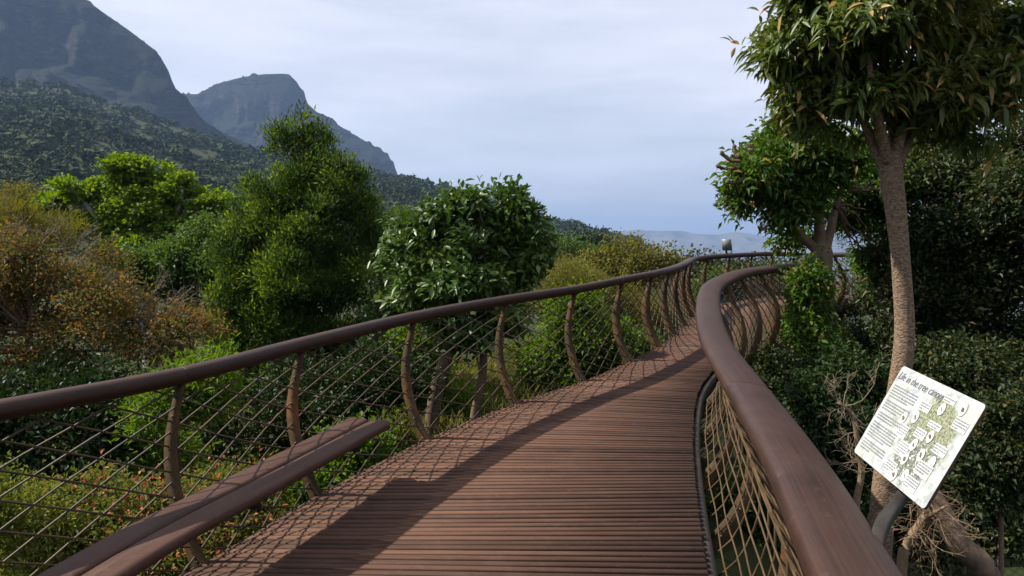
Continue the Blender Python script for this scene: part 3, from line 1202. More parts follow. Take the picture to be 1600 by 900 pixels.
def build_sign():
    c = np.array([1.103, 2.001, -0.507]) * 1.15
    nn = nrm(np.array([-0.8986, 0.0073, 0.4386]))
    ex = nrm(np.array([-0.0424, -0.9966, -0.0702]))
    ex = nrm(ex - nn * (ex @ nn))
    ey = np.cross(nn, ex)
    h = 0.345
    w = 1.4 * h
    rail_p = np.array([float(np.interp(1.80, RLINE[1][:, 1], RLINE[1][:, k])) for k in range(3)])
    sg = thing('information_sign', 'pale printed information panel titled about tree canopy life beside the near handrail', 'sign', tuple(rail_p))

    def pt(u, v, d=0.0):                      # u 0..1.4 from left, v 0..1 from bottom
        return c + ex * (u - 0.7) * h + ey * (v - 0.5) * h + nn * d
    # panel with rounded corners
    r = 0.035
    out = []
    for cu, cv, a0 in ((1.4 - r, 1 - r, 0), (r, 1 - r, 90), (r, r, 180), (1.4 - r, r, 270)):
        for a in (0, 22.5, 45, 67.5, 90):
            t = math.radians(a0 + a)
            out.append((cu + r * math.cos(t), cv + r * math.sin(t)))
    k = len(out)
    mb = MB()
    mb.add([pt(u, v, 0) for u, v in out], [tuple(range(k))], [(u, v, 0) for u, v in out])
    face = mb.build('printed_panel', M_print, sg, False)
    mb = MB()
    V = [pt(u, v, -0.0005) for u, v in out] + [pt(u, v, -0.009) for u, v in out]
    mb.add(V, [(i, k + i, k + (i + 1) % k, (i + 1) % k) for i in range(k)] + [tuple(range(2 * k - 1, k - 1, -1))])
    mb.build('panel_edge', M_edge, sg, False)
    # title
    cu = bpy.data.curves.new('title', 'FONT')
    cu.body = 'Life in the tree canopy'
    cu.size = 1.0
    cu.shear = 0.28
    tmp = bpy.data.objects.new('title', cu)
    C.objects.link(tmp)
    dg = bpy.context.evaluated_depsgraph_get()
    me = bpy.data.meshes.new_from_object(tmp.evaluated_get(dg))
    bpy.data.objects.remove(tmp)
    co = np.array([v.co[:] for v in me.vertices])
    x0, x1 = co[:, 0].min(), co[:, 0].max()
    su = 0.84 / (x1 - x0)
    for v in me.vertices:
        p = pt(0.035 + (v.co.x - x0) * su, 0.865 + v.co.y * 0.11, 0.0016)
        v.co = p
    me.name = 'title_lettering'
    link('title_lettering', me, M_ink, face)
    rng = np.random.default_rng(8)

    def quad(mb, u0, v0, u1, v1, d):
        mb.add([pt(u0, v0, d), pt(u1, v0, d), pt(u1, v1, d), pt(u0, v1, d)], [(0, 1, 2, 3)])

    def text_block(mb, u0, u1, vtop, lines, lh, d):
        v = vtop
        for i in range(lines):
            end = u1 if i < lines - 1 else u0 + (u1 - u0) * rng.uniform(0.3, 0.8)
            u = u0
            while u < end:
                ln = rng.uniform(0.018, 0.055)
                quad(mb, u, v - lh * 0.52, min(u + ln, end), v, d)
                u += ln + 0.012
            v -= lh
        return v
    mb = MB()
    v = 0.80
    for nl in (5, 4, 3, 6, 4):
        v = text_block(mb, 0.05, 0.50 + 0.03 * rng.random(), v, nl, 0.029, 0.0016) - 0.022
    t = mb.build('small_print', M_ink2, face, False)
    t['kind'] = 'stuff'
    # caption boxes with a picture oval beside each
    boxes = [(0.86, 0.87, 0.18, 0.06), (0.60, 0.70, 0.17, 0.09), (0.85, 0.61, 0.20, 0.06), (1.15, 0.70, 0.20, 0.11), (0.74, 0.47, 0.17, 0.09), (0.50, 0.38, 0.15, 0.13), (1.10, 0.44, 0.18, 0.09),
             (0.62, 0.24, 0.18, 0.14), (1.02, 0.20, 0.22, 0.13), (0.60, 0.06, 0.18, 0.11), (0.98, 0.04, 0.20, 0.12)]
    for (u0, v0, bw, bh) in boxes:
        mb = MB()
        quad(mb, u0, v0, u0 + bw, v0 + bh, 0.0016)
        bx = mb.build('caption_box', M_white, face, False)
        mb = MB()
        text_block(mb, u0 + 0.01, u0 + bw - 0.01, v0 + bh - 0.012, max(2, int(bh / 0.027)), 0.025, 0.0030)
        mb.build('caption_text', M_ink2, bx, False)['kind'] = 'stuff'
    for (u0, v0) in ((0.92, 0.80), (1.18, 0.88), (0.64, 0.62), (0.48, 0.56), (0.98, 0.54), (0.83, 0.40), (1.18, 0.36), (0.82, 0.25), (1.0, 0.36), (0.80, 0.07), (0.95, 0.13)):
        a = np.linspace(0, 2 * math.pi, 16, endpoint=False)
        mb = MB()
        mb.add([pt(u0 + 0.045 * math.cos(t), v0 + 0.062 * math.sin(t), 0.0023) for t in a], [tuple(range(16))])
        ov = mb.build('picture_oval', M_white, face, False)
        mb = MB()
        rr_ = [0.6 + 0.5 * rng.random() for _ in a]
        ph = rng.random() * 3
        mb.add([pt(u0 + 0.024 * q * math.cos(t + ph), v0 + 0.030 * q * math.sin(t) * (0.5 + rng.random() * 0.7), 0.0036) for t, q in zip(a, rr_)], [tuple(range(16))])
        mb.build('animal_picture', M_insect, ov, False)
    # curved arm from the outer side of the rail up to the back of the panel
    arm = spline([rail_p + np.array([0.08, 0.0, -0.01]), W(1378, 822, rail_p[1] + 0.12), W(1398, 792, 2.2), pt(0.84, 0.03, -0.050), pt(0.80, 0.25, -0.046), pt(0.76, 0.55, -0.040)], 8)
    mb = MB()
    mb.sweep(arm, slat_section(0.036, 0.034, 0.010))
    mb.build('support_arm', M_dark, sg)


build_sign()


def far_sign():
    s = arc_at_y(16.2)
    p = at_arc(EL, s) + outward(s, 'L') * 0.14 + np.array([0, 0, 1.10])
    sg = thing('information_sign', 'tiny grey panel standing on the far handrail above the plain', 'sign', tuple(p))
    ex, ey = np.array([0.93, -0.36, 0]), nrm(np.array([-0.18, -0.2, 0.9]))
    nn = nrm(np.cross(ex, ey))
    c = p + ey * 0.21
    mb = MB()
    mb.box(c, [ex, ey, nn], (0.11, 0.135, 0.004))
    pl = mb.build('panel', plain_mat('grey_panel', (0.17, 0.20, 0.20), 0.4), sg, False)
    mb = MB()
    mb.sweep(spline([p + np.array([0, 0, -0.06]), p + np.array([-0.03, 0.02, 0.05]), c - nn * 0.02], 6), slat_section(0.05, 0.03, 0.008))
    mb.build('support_arm', M_dark, sg)


far_sign()


# ------------------------------------------------------------------ foliage tools
def leaf_arrays(P, D, Nn, L, Wd, big=False, droop=0.15, fold=0.25):
    """P base points, D axes, Nn rough normals -> verts, faces, verts per leaf"""
    D = nrm(D)
    S = nrm(np.cross(D, Nn))
    U = np.cross(S, D)
    L = np.broadcast_to(L, (len(P),))[:, None]
    Wd = np.broadcast_to(Wd, (len(P),))[:, None]
    dn = np.array([0, 0, -1.0])
    if not big:
        b = P
        t = P + D * L + dn * L * droop
        m = P + D * L * 0.45 - U * Wd * fold
        V = np.stack([b, m + S * Wd * 0.5 + U * Wd * fold * 2, t, m - S * Wd * 0.5 + U * Wd * fold * 2], 1)
        F = np.array([[0, 1, 2], [0, 2, 3]])
        return V, F
    q = [P]
    for a, w in ((0.3, 0.42), (0.62, 0.46)):
        c = P + D * L * a + dn * L * droop * a * a
        up = U * Wd * w * fold
        q += [c + S * Wd * w + up, c, c - S * Wd * w + up]
    q.append(P + D * L + dn * L * droop)
    V = np.stack(q, 1)
    F = np.array([[0, 2, 1], [0, 3, 2], [1, 2, 5], [1, 5, 4], [2, 3, 6], [2, 6, 5], [4, 5, 7], [5, 6, 7]])
    return V, F


def leaf_mesh(name, V, F, tint):
    n, k = V.shape[:2]
    Fa = (F[None] + (np.arange(n) * k)[:, None, None]).reshape(-1, 3)
    return mesh_np(name, V.reshape(-1, 3), Fa, np.full(len(Fa), 3), False, {'tint': np.repeat(tint, k)})


def clusters_in(lobes, n, rng, shell=0.55, clump=0.36, k_clump=13):
    """cluster centres gathered in leafy clumps on the lobes (centre, radii), so light and dark gaps show"""
    cc, cr, lc = [], [], []
    for i, (c, r) in enumerate(lobes):
        g = float(np.prod(r)) ** (1 / 3)
        d = nrm(rng.normal(size=(k_clump, 3)))
        rad = np.where(rng.random(k_clump) < 0.15, rng.uniform(0.1, 0.5, k_clump), rng.uniform(0.60, 0.92, k_clump))
        cc.append(c + d * r * rad[:, None])
        cr.append(g * clump * rng.uniform(0.6, 1.35, k_clump))
        lc.append(np.tile(c, (k_clump, 1)))
    cc, cr, lc = np.concatenate(cc), np.concatenate(cr), np.concatenate(lc)
    w = cr ** 2.0
    which = rng.choice(len(cc), n, p=w / w.sum())
    d = nrm(rng.normal(size=(n, 3)))
    d[:, 2] = np.where(d[:, 2] < -0.3, -d[:, 2] * 0.5, d[:, 2])      # clumps are domes, open below
    rad = rng.random(n) ** 0.45
    P = cc[which] + d * (cr[which] * rad * rng.uniform(0.8, 1.2, n))[:, None]
    O = nrm(d * 0.8 + nrm(P - lc[which]) * 0.6)
    ct = rng.random(len(cc))
    return P, O, ct[which]


def crown_leaves(lobes, n_cl, per, cl_r, L, Wd, rng, droop=0.15, big=False, up=0.2, spread=0.9, shell=0.55, flat=0.0, fold=0.25, clump=0.36, k_clump=13):
    P, O, wh = clusters_in(lobes, n_cl, rng, shell, clump, k_clump)
    n = n_cl * per
    Pc = np.repeat(P, per, 0)
    Oc = np.repeat(O, per, 0)
    off = rng.normal(size=(n, 3)) * cl_r * 0.55
    if flat:
        off[:, 2] *= flat
    D = nrm(Oc * 0.8 + nrm(rng.normal(size=(n, 3))) * spread + np.array([0, 0, up]))
    Nn = nrm(Oc * 0.5 + np.array([0, 0, 0.7]) + rng.normal(size=(n, 3)) * 0.45)
    ln = L * rng.uniform(0.65, 1.25, n)
    V, F = leaf_arrays(Pc + off, D, Nn, ln, Wd * rng.uniform(0.7, 1.2, n), big, droop, fold)
    tint = np.repeat(0.72 * wh + 0.28 * rng.random(n_cl), per)
    return V, F, tint, P


def wobble_line(a, b, n, amp, rng):
    a, b = np.asarray(a, float), np.asarray(b, float)
    t = np.linspace(0, 1, n)[:, None]
    P = a + (b - a) * t
    d = np.linalg.norm(b - a)
    off = rng.normal(size=(n, 3)) * amp * d
    off[0] = off[-1] = 0
    off = np.cumsum(off, 0) * 0.5
    off -= off[-1] * t
    return P + off


def tree(name, label, cat, base, trunk, trunk_r, lobes, leafmat, barkmat, n_cl, per, cl_r, L, Wd, seed, group=None, limbs=None, n_limb=14, big=False, droop=0.15,
         up=0.2, spread=0.9, shell=0.55, crown_name='crown', trunk_name='trunk', flat=0.0, twig_r=0.012, fold=0.25, clump=0.36, k_clump=13):
    rng = np.random.default_rng(seed)
    base = np.asarray(base, float)
    root = thing(name, label, cat, tuple(base), group)
    V, F, tint, P = crown_leaves(lobes, n_cl, per, cl_r, L, Wd, rng, droop, big, up, spread, shell, flat, fold, clump, k_clump)
    cr = link(crown_name, leaf_mesh(crown_name, V, F, tint), leafmat, root)
    mb = MB()
    tr = spline(trunk, 8)
    rr = np.interp(np.linspace(0, 1, len(tr)), np.linspace(0, 1, len(trunk_r)), trunk_r)
    mb.tube(tr, rr, 14)
    for pl, r0, r1 in (limbs or []):
        q = spline(pl, 6)
        mb.tube(q, np.linspace(r0, r1, len(q)), 9)
    # branches from the upper trunk or limb ends out to the sprigs
    starts = [tr[int(len(tr) * k)] for k in (0.6, 0.75, 0.88)] + [tr[-1]]
    if limbs:
        starts = [np.asarray(pl[-1], float) for pl, _, _ in limbs] + [np.asarray(pl[len(pl) // 2], float) for pl, _, _ in limbs]
    for k in rng.choice(len(P), min(n_limb, len(P)), replace=False):
        st = min(starts, key=lambda s_: np.linalg.norm(s_ - P[k]) + 0.6 * max(0, s_[2] - P[k][2]))
        q = wobble_line(st, P[k], 7, 0.06, rng)
        mb.tube(q, np.linspace(twig_r * 2.2, twig_r * 0.5, 7), 5)
    mb.build(trunk_name, barkmat, root)
    return root, cr, V, F, P


def lobe(px, py, Y, rpx, rpy=None, ry=None):
    rpy = rpx if rpy is None else rpy
    k = Y / F_PX
    ry = rpx * k if ry is None else ry
    return (W(px, py, Y), np.array([rpx * k, ry, rpy * k]))


def gbase(px, Y):
    x = (px - 800) / F_PX * Y
    return np.array([x, Y, float(ground_h(x, Y)) - 0.15])


def shrub(label, Y, lobes, mat, seed, n_cl, per, cl_r, L, Wd, group=None, cat='shrub', name='shrub', stem_mat=None, **kw):
    c = np.mean([l[0] for l in lobes], 0)
    b = np.array([c[0], c[1], float(ground_h(c[0], c[1])) - 0.1])
    top = np.array([c[0], c[1], c[2]])
    mid = (b + top) / 2 + np.array([0.05, 0.02, 0])
    return tree(name, label, cat, b, [b, mid, top], [0.05, 0.035, 0.015], lobes, mat, stem_mat or M_bark, n_cl, per, cl_r, L, Wd, seed, group, n_limb=kw.pop('n_limb', 12),
                crown_name='foliage', trunk_name='stem', **kw)


# leaf colours
G_dark = leaf_mat('leaf_dark_glossy', [(0.007, 0.016, 0.004), (0.014, 0.031, 0.007), (0.034, 0.060, 0.013)], trans=0.28, rough=0.5, spec=0.2)
G_mid = leaf_mat('leaf_mid_green', [(0.024, 0.050, 0.010), (0.048, 0.092, 0.015), (0.085, 0.14, 0.024)], trans=0.42, rough=0.55, spec=0.25)
G_bright = leaf_mat('leaf_bright_green', [(0.045, 0.088, 0.011), (0.080, 0.145, 0.016), (0.125, 0.20, 0.028)], trans=0.48, rough=0.55, spec=0.25)
G_fresh = leaf_mat('leaf_fresh_green', [(0.058, 0.112, 0.011), (0.105, 0.18, 0.016), (0.155, 0.24, 0.028)], trans=0.48, rough=0.55, spec=0.25)
G_conifer = leaf_mat('leaf_feathery_green', [(0.014, 0.034, 0.009), (0.026, 0.056, 0.012), (0.070, 0.118, 0.016), (0.17, 0.24, 0.030)], trans=0.45, rough=0.6, spec=0.2, pos=(0.1, 0.42, 0.63, 0.88))
CAN = [(0.024, 0.050, 0.010), (0.045, 0.085, 0.016), (0.085, 0.12, 0.024), (0.10, 0.12, 0.026), (0.24, 0.17, 0.05)]
GLO = [(0.026, 0.058, 0.010), (0.052, 0.105, 0.017), (0.11, 0.17, 0.030)]
G_gloss = leaf_mat('leaf_broad_glossy', GLO, trans=0.25, rough=0.42, spec=0.4)
G_canopy = leaf_mat('leaf_canopy', CAN, odd=(0.36, 0.24, 0.08), odd_share=0.14, trans=0.35, rough=0.45, spec=0.35)
G_second = leaf_mat('leaf_second_tree', [(0.024, 0.056, 0.009), (0.050, 0.105, 0.014), (0.085, 0.15, 0.022)], odd=(0.24, 0.18, 0.05), odd_share=0.05, trans=0.42, rough=0.5, spec=0.25)
G_forest = leaf_mat('leaf_forest', [(0.009, 0.018, 0.005), (0.020, 0.035, 0.009), (0.054, 0.066, 0.016)], odd=(0.12, 0.095, 0.03), odd_share=0.05, trans=0.3, rough=0.5, spec=0.25)
G_orange = leaf_mat('leaf_rusty', [(0.045, 0.052, 0.014), (0.16, 0.105, 0.030), (0.30, 0.175, 0.05)], odd=(0.05, 0.075, 0.016), odd_share=0.30, trans=0.42, rough=0.65, spec=0.2)
G_olive = leaf_mat('leaf_olive', [(0.060, 0.068, 0.014), (0.11, 0.112, 0.020), (0.17, 0.145, 0.032)], trans=0.4, rough=0.65, spec=0.2)
G_flower = leaf_mat('leaf_with_rusty_heads', [(0.045, 0.075, 0.014), (0.09, 0.12, 0.022), (0.14, 0.14, 0.035)], odd=(0.42, 0.17, 0.08), odd_share=0.16, trans=0.4, rough=0.65, spec=0.2)
G_yellow = leaf_mat('leaf_yellow_green', [(0.07, 0.095, 0.014), (0.12, 0.145, 0.022), (0.18, 0.18, 0.04)], trans=0.42, rough=0.65, spec=0.2)
G_straw = leaf_mat('grass_straw', [(0.07, 0.095, 0.02), (0.14, 0.15, 0.035), (0.24, 0.20, 0.07)], trans=0.45, rough=0.75, spec=0.15)


def twigs(mb, origin, direction, n, length, rng, r=0.006, depth=2, spread=0.55, lift=0.0):
    for _ in range(n):
        d = nrm(np.asarray(direction) + rng.normal(size=3) * spread + np.array([0, 0, lift]))
        ln = length * rng.uniform(0.5, 1.15)
        k = 6
        P = [np.asarray(origin, float)]
        for i in range(k):
            d = nrm(d + rng.normal(size=3) * 0.16)
            P.append(P[-1] + d * ln / k)
        mb.tube(P, np.linspace(r, r * 0.4, len(P)), 3, False)
        if depth > 0:
            for i in (2, 3, 4, 5):
                twigs(mb, P[i], d, 1, ln * 0.5, rng, r * 0.6, depth - 1, spread, lift)


# ------------------------------------------------------------------ trees to the right
# the ringed trunk tree standing behind the sign
def near_tree():
    Y = 6.2
    b = gbase(1380, Y)
    fork = W(1392, 268, Y)
    trunk = [b, W(1372, 880, Y), W(1384, 740, Y), W(1399, 640, Y), W(1413, 530, Y), W(1409, 430, Y), W(1401, 340, Y), fork, W(1392, 238, Y)]
    limbs = [([W(1384, 262, Y), W(1362, 222, Y), W(1346, 180, Y - 0.1), W(1318, 120, Y - 0.2)], 0.050, 0.020),
             ([W(1388, 256, Y - 0.03), W(1376, 205, Y - 0.15), W(1366, 150, Y - 0.3), W(1352, 60, Y - 0.3)], 0.050, 0.020),
             ([W(1396, 256, Y), W(1410, 200, Y), W(1424, 150, Y + 0.1), W(1440, 60, Y)], 0.050, 0.020),
             ([W(1402, 258, Y + 0.03), W(1422, 210, Y + 0.15), W(1462, 140, Y + 0.3), W(1520, 80, Y + 0.3)], 0.055, 0.02),
             ([W(1393, 256, Y + 0.05), W(1395, 200, Y + 0.3), W(1385, 140, Y + 0.5), W(1380, 50, Y + 0.6)], 0.05, 0.02)]
    lobes = [lobe(1300, 60, Y, 110, 100), lobe(1250, 100, Y, 75, 72), lobe(1395, 40, Y - 0.2, 150, 110), lobe(1390, 115, Y - 0.1, 100, 66), lobe(1520, 60, Y, 120, 130), lobe(1560, 160, Y, 80, 85),
             lobe(1300, 155, Y, 85, 52), lobe(1470, 150, Y, 90, 72), lobe(1420, -90, Y, 190, 90), lobe(1610, 40, Y + 0.3, 100, 150), lobe(1232, 92, Y, 46, 50), lobe(1245, 178, Y, 40, 40),
             lobe(1262, 5, Y, 52, 40), lobe(1330, 200, Y + 0.2, 40, 26), lobe(1470, 215, Y + 0.3, 40, 28)]
    return tree('ringed_trunk_tree', 'tall tree with ringed brown trunk and drooping yellowing leaves behind the sign', 'tree', b, trunk, [0.12, 0.106, 0.099, 0.090, 0.084, 0.078, 0.074, 0.084, 0.095, 0.075], lobes,
                G_canopy, M_bark_ring, 3500, 8, 0.075, 0.128, 0.038, 21, limbs=limbs, n_limb=110, big=True, droop=0.34, up=-0.12, spread=1.15, shell=0.45, twig_r=0.007, fold=0.6, clump=0.42)


_, crown_o, Vn, Fn, _ = near_tree()


def split_leaves(crown_o, V, F, mat, count, seed, view=(0, 0, 0), name='leaf'):
    """the leaves that show largest become objects of their own under the crown"""
    c = V.mean(1)
    u = 800 + F_PX * c[:, 0] / c[:, 1]
    el = c[:, 2] / c[:, 1]
    v = 385 - F_PX * el
    ok = (u > 5) & (u < 1595) & (v > 5) & (v < 890)
    # size on the picture
    nrmv = np.cross(V[:, 1] - V[:, 3], V[:, 7] - V[:, 0])
    area = np.abs((nrmv * nrm(c)).sum(1)) / (c ** 2).sum(1)
    # in front: nearest leaf of its picture cell
    cell = (u // 14).astype(int) * 1000 + (v // 14).astype(int)
    best = {}
    for i in np.where(ok)[0]:
        k = cell[i]
        if k not in best or c[i, 1] < c[best[k], 1]:
            best[k] = i
    cand = sorted(best.values(), key=lambda i: -area[i])[:count]
    sel = np.zeros(len(V), bool)
    sel[cand] = True
    me_old = crown_o.data
    keep = V[~sel]
    tint = np.empty(len(V) * V.shape[1], np.float32)
    me_old.attributes['tint'].data.foreach_get('value', tint)
    tint = tint.reshape(len(V), -1)[:, 0]
    crown_o.data = leaf_mesh('crown', keep, F, tint[~sel])
    crown_o.data.materials.append(mat)
    crown_o['kind'] = 'stuff'
    bpy.data.meshes.remove(me_old)
    cnt = np.full(len(F), 3)
    for i in cand:
        o0 = V[i, 0]
        me = mesh_np(name, V[i] - o0, F.ravel(), cnt, True, {'tint': np.full(V.shape[1], tint[i])})
        me.materials.append(mat)
        o = bpy.data.objects.new(name, me)
        C.objects.link(o)
        o.parent = crown_o
        o.location = o0


# each leaf object is a single island: colour comes from the object
def leaf_mat_single(name, cols, odd, odd_share, trans, rough, spec):
    m = leaf_mat(name, cols, odd, odd_share, trans, rough, spec)
    nt = m.node_tree
    oi = nt.nodes.new('ShaderNodeObjectInfo')
    for l in list(nt.links):
        if l.from_socket.name == 'Random Per Island':
            to = l.to_socket
            nt.links.remove(l)
            nt.links.new(oi.outputs['Random'], to)
    return m


G_canopy1 = leaf_mat_single('leaf_canopy_single', CAN, (0.36, 0.24, 0.08), 0.15, 0.35, 0.45, 0.35)
G_gloss1 = leaf_mat_single('leaf_broad_single', GLO, None, 0.0, 0.25, 0.42, 0.4)
split_leaves(crown_o, Vn, Fn, G_canopy1, 300, 1)


def second_tree():
    Y = 11.5
    b = gbase(1290, Y)
    limbs = [([W(1280, 392, Y), W(1262, 378, Y), W(1240, 358, Y - 0.1), W(1222, 330, Y - 0.2)], 0.09, 0.035),
             ([W(1284, 390, Y - 0.02), W(1280, 350, Y), W(1284, 320, Y), W(1296, 285, Y)], 0.10, 0.04),
             ([W(1290, 388, Y), W(1300, 350, Y + 0.1), W(1306, 320, Y + 0.2), W(1318, 290, Y + 0.3)], 0.08, 0.035)]
    trunk = [b, W(1291, 600, Y), W(1290, 500, Y), W(1286, 430, Y), W(1284, 396, Y), W(1285, 376, Y)]
    lobes = [lobe(1202, 264, Y, 46, 34), lobe(1176, 305, Y, 38, 32), lobe(1226, 312, Y, 44, 40), lobe(1270, 250, Y, 70, 44), lobe(1330, 262, Y, 70, 56), lobe(1250, 218, Y, 48, 34), lobe(1385, 290, Y + 1.2, 60, 70),
             lobe(1345, 335, Y + 1.6, 60, 60), lobe(1236, 372, Y + 0.8, 18, 20), lobe(1222, 345, Y, 22, 16), lobe(1184, 270, Y - 0.5, 36, 30), lobe(1150, 310, Y - 0.2, 22, 22), lobe(1208, 235, Y, 30, 22), lobe(1385, 400, Y + 2.0, 45, 60)]
    r = tree('spreading_tree', 'spreading dark green tree with forked trunk and bare stubs beside the far bend', 'tree', b, trunk, [0.20, 0.165, 0.14, 0.135, 0.165, 0.11], lobes, G_second, M_bark,
             2600, 12, 0.20, 0.135, 0.05, 22, limbs=limbs, n_limb=70, droop=0.3, up=0.0, twig_r=0.008)
    root = r[0]
    for pl in ([(1172, 262), (1138, 264), (1119, 259)], [(1168, 256), (1140, 250), (1126, 236)], [(1160, 250), (1150, 240), (1147, 226)], [(1165, 248), (1150, 247), (1142, 242)], [(1176, 240), (1169, 232), (1168, 223)],
               [(1180, 240), (1175, 232), (1175, 224)], [(1176, 278), (1150, 286), (1134, 284)]):
        q = spline([W(pl[0][0] + 26 + 0.4 * (pl[0][1] - 240), pl[0][1] + 34, Y)] + [W(x, y, Y - 0.45) for x, y in pl], 6)
        mb = MB()
        rr = np.linspace(0.034, 0.022, len(q))
        rr[-2:] = [0.032, 0.02]
        mb.tube(q, rr, 8)
        mb.build('bare_stub', M_bark, root)


second_tree()

# forest behind, dark evergreens closing the right side
FOREST = [
    ('broad evergreen tree filling the skyline at the right edge', 1560, 12.0, [(1560, 270, 100, 110), (1500, 340, 90, 120), (1610, 430, 90, 120), (1540, 470, 100, 110), (1480, 450, 70, 100), (1620, 250, 70, 80)], G_forest),
    ('dark evergreen tree right behind the ringed trunk', 1450, 14.5, [(1450, 330, 75, 110), (1430, 450, 90, 110), (1500, 560, 110, 100), (1400, 560, 90, 90), (1470, 250, 45, 50)], G_forest),
    ('dark evergreen tree between the two trunks above the lower walkway', 1370, 40.0, [(1360, 380, 60, 55), (1400, 420, 50, 60)], G_dark),
    ('tall dark evergreen tree rising past the frame edge', 1660, 10.5, [(1680, 350, 110, 150), (1660, 600, 110, 150), (1600, 620, 70, 90)], G_forest),
]
for k, (lab, px, Y, lb, mt) in enumerate(FOREST):
    b = gbase(px, Y)
    top = W(px, min(l[1] for l in lb), Y)
    tree('evergreen_tree', lab, 'tree', b, [b, b * 0.6 + top * 0.4 + np.array([0.1, 0, 0]), top], [0.16, 0.11, 0.04], [lobe(l[0], l[1], Y + R_.uniform(-0.4, 0.4), l[2], l[3]) for l in lb], mt, M_bark,
         int(330 * len(lb) * (12 / Y) ** 0.5), 26, 0.28, 0.10, 0.048, 40 + k, 'dark evergreens closing the right side', n_limb=40, droop=0.2, up=0.1)

UNDER = [
    ('tall leafy shrub hugging the far curve of the walkway', 10.6, [(1264, 455, 14, 30), (1262, 505, 16, 36), (1266, 550, 24, 40), (1285, 620, 40, 50)], G_second),
    ('dark shrub under the lower stretch of walkway', 13.5, [(1330, 560, 55, 42), (1370, 600, 60, 70), (1310, 620, 50, 55)], G_forest),
    ('glossy shrub directly below the near bend of the rail', 7.6, [(1265, 660, 50, 60), (1310, 700, 70, 70), (1270, 770, 60, 70)], G_dark),
    ('bushy evergreen shrub left of the ringed trunk', 9.5, [(1330, 620, 60, 60), (1350, 720, 70, 70), (1300, 610, 35, 45)], G_dark),
    ('light leaved shrub top peeking out over the sign', 9.0, [(1500, 590, 70, 50), (1560, 640, 60, 70), (1470, 650, 60, 60)], G_forest),
    ('dark evergreen shrub right of the sign panel', 7.5, [(1590, 700, 70, 80), (1540, 740, 50, 60)], G_forest),
    ('low dark shrub in the shade beneath the sign', 8.6, [(1480, 780, 80, 80), (1400, 820, 80, 70), (1560, 830, 80, 60)], G_forest),
    ('leafy shrub below the curved ribs of the bend', 9.4, [(1225, 610, 36, 34), (1200, 650, 40, 40), (1250, 640, 40, 50), (1215, 580, 22, 18)], G_forest),
    ('shaded shrub seen through the near rope net', 7.9, [(1165, 800, 60, 50), (1230, 860, 70, 60), (1150, 880, 60, 50)], G_mid),
]
for k, (lab, Y, lb, mt) in enumerate(UNDER):
    shrub(lab, Y, [lobe(l[0], l[1], Y + R_.uniform(-0.3, 0.3), l[2], l[3]) for l in lb], mt, 60 + k, 235 * len(lb), 20, 0.20 * Y / 9, 0.085 * (Y / 9) ** 0.5, 0.042 * (Y / 9) ** 0.5, 'undergrowth below the right side', droop=0.2, up=0.15)


# dead branches below the sign
def dead_branches():
    rng = np.random.default_rng(77)
    Y = 5.6
    foot = W(1560, 960, Y)
    foot[2] = float(ground_h(foot[0], foot[1])) - 0.1
    root = thing('leaning_trunk', 'bare leaning brown trunk slanting down below the sign', 'tree trunk', tuple(foot))
    q = spline([foot, W(1548, 930, Y), W(1500, 850, Y), W(1455, 775, Y + 0.1), W(1430, 735, Y + 0.2)], 8)
    mb = MB()
    mb.tube(q, np.linspace(0.11, 0.07, len(q)), 12)
    mb.build('trunk', M_bark, root)
    mb = MB()
    twigs(mb, q[-3], (0.0, -0.1, -0.6), 5, 0.35, rng, 0.006, 1, 0.6)
    mb.build('twig', M_twig, root)
    Y = 5.0
    b = W(1400, 960, Y)
    b[2] = float(ground_h(b[0], b[1])) - 0.1
    root = thing('dead_branch', 'tangle of pale dead roots and twigs hanging beneath the sign', 'branch', tuple(b))
    mb = MB()
    main = spline([b, W(1408, 900, Y), W(1418, 850, Y), W(1440, 815, Y), W(1452, 785, Y), W(1436, 745, Y)], 6)
    mb.tube(main, np.linspace(0.04, 0.022, len(main)), 8)
    mb.tube(spline([W(1442, 812, Y), W(1462, 800, Y - 0.1), W(1480, 790, Y - 0.15)], 5), np.linspace(0.022, 0.008, 11), 6)
    mb.build('main_branch', M_twig, root)
    mb = MB()
    for i in range(14, len(main), 2):
        twigs(mb, main[i], (-0.3, -0.2, -0.5), 4, 0.34, rng, 0.0045, 2, 0.8)
    mb.build('twig', M_twig, root)
    Y = 5.8
    b = W(1345, 960, Y)
    b[2] = float(ground_h(b[0], b[1])) - 0.1
    root = thing('withered_sapling', 'twisted dry stem with curling twigs left of the sign', 'branch', tuple(b))
    mb = MB()
    main = spline([b, W(1345, 860, Y), W(1338, 790, Y), W(1346, 740, Y), W(1340, 690, Y), W(1332, 650, Y), W(1310, 628, Y)], 6)
    mb.tube(main, np.linspace(0.035, 0.014, len(main)), 7)
    mb.build('stem', M_twig, root)
    mb = MB()
    for i in range(16, len(main), 2):
        twigs(mb, main[i], (-0.5, -0.2, 0.2), 2, 0.4, rng, 0.005, 2, 0.7)
    mb.build('twig', M_twig_grey, root)


dead_branches()


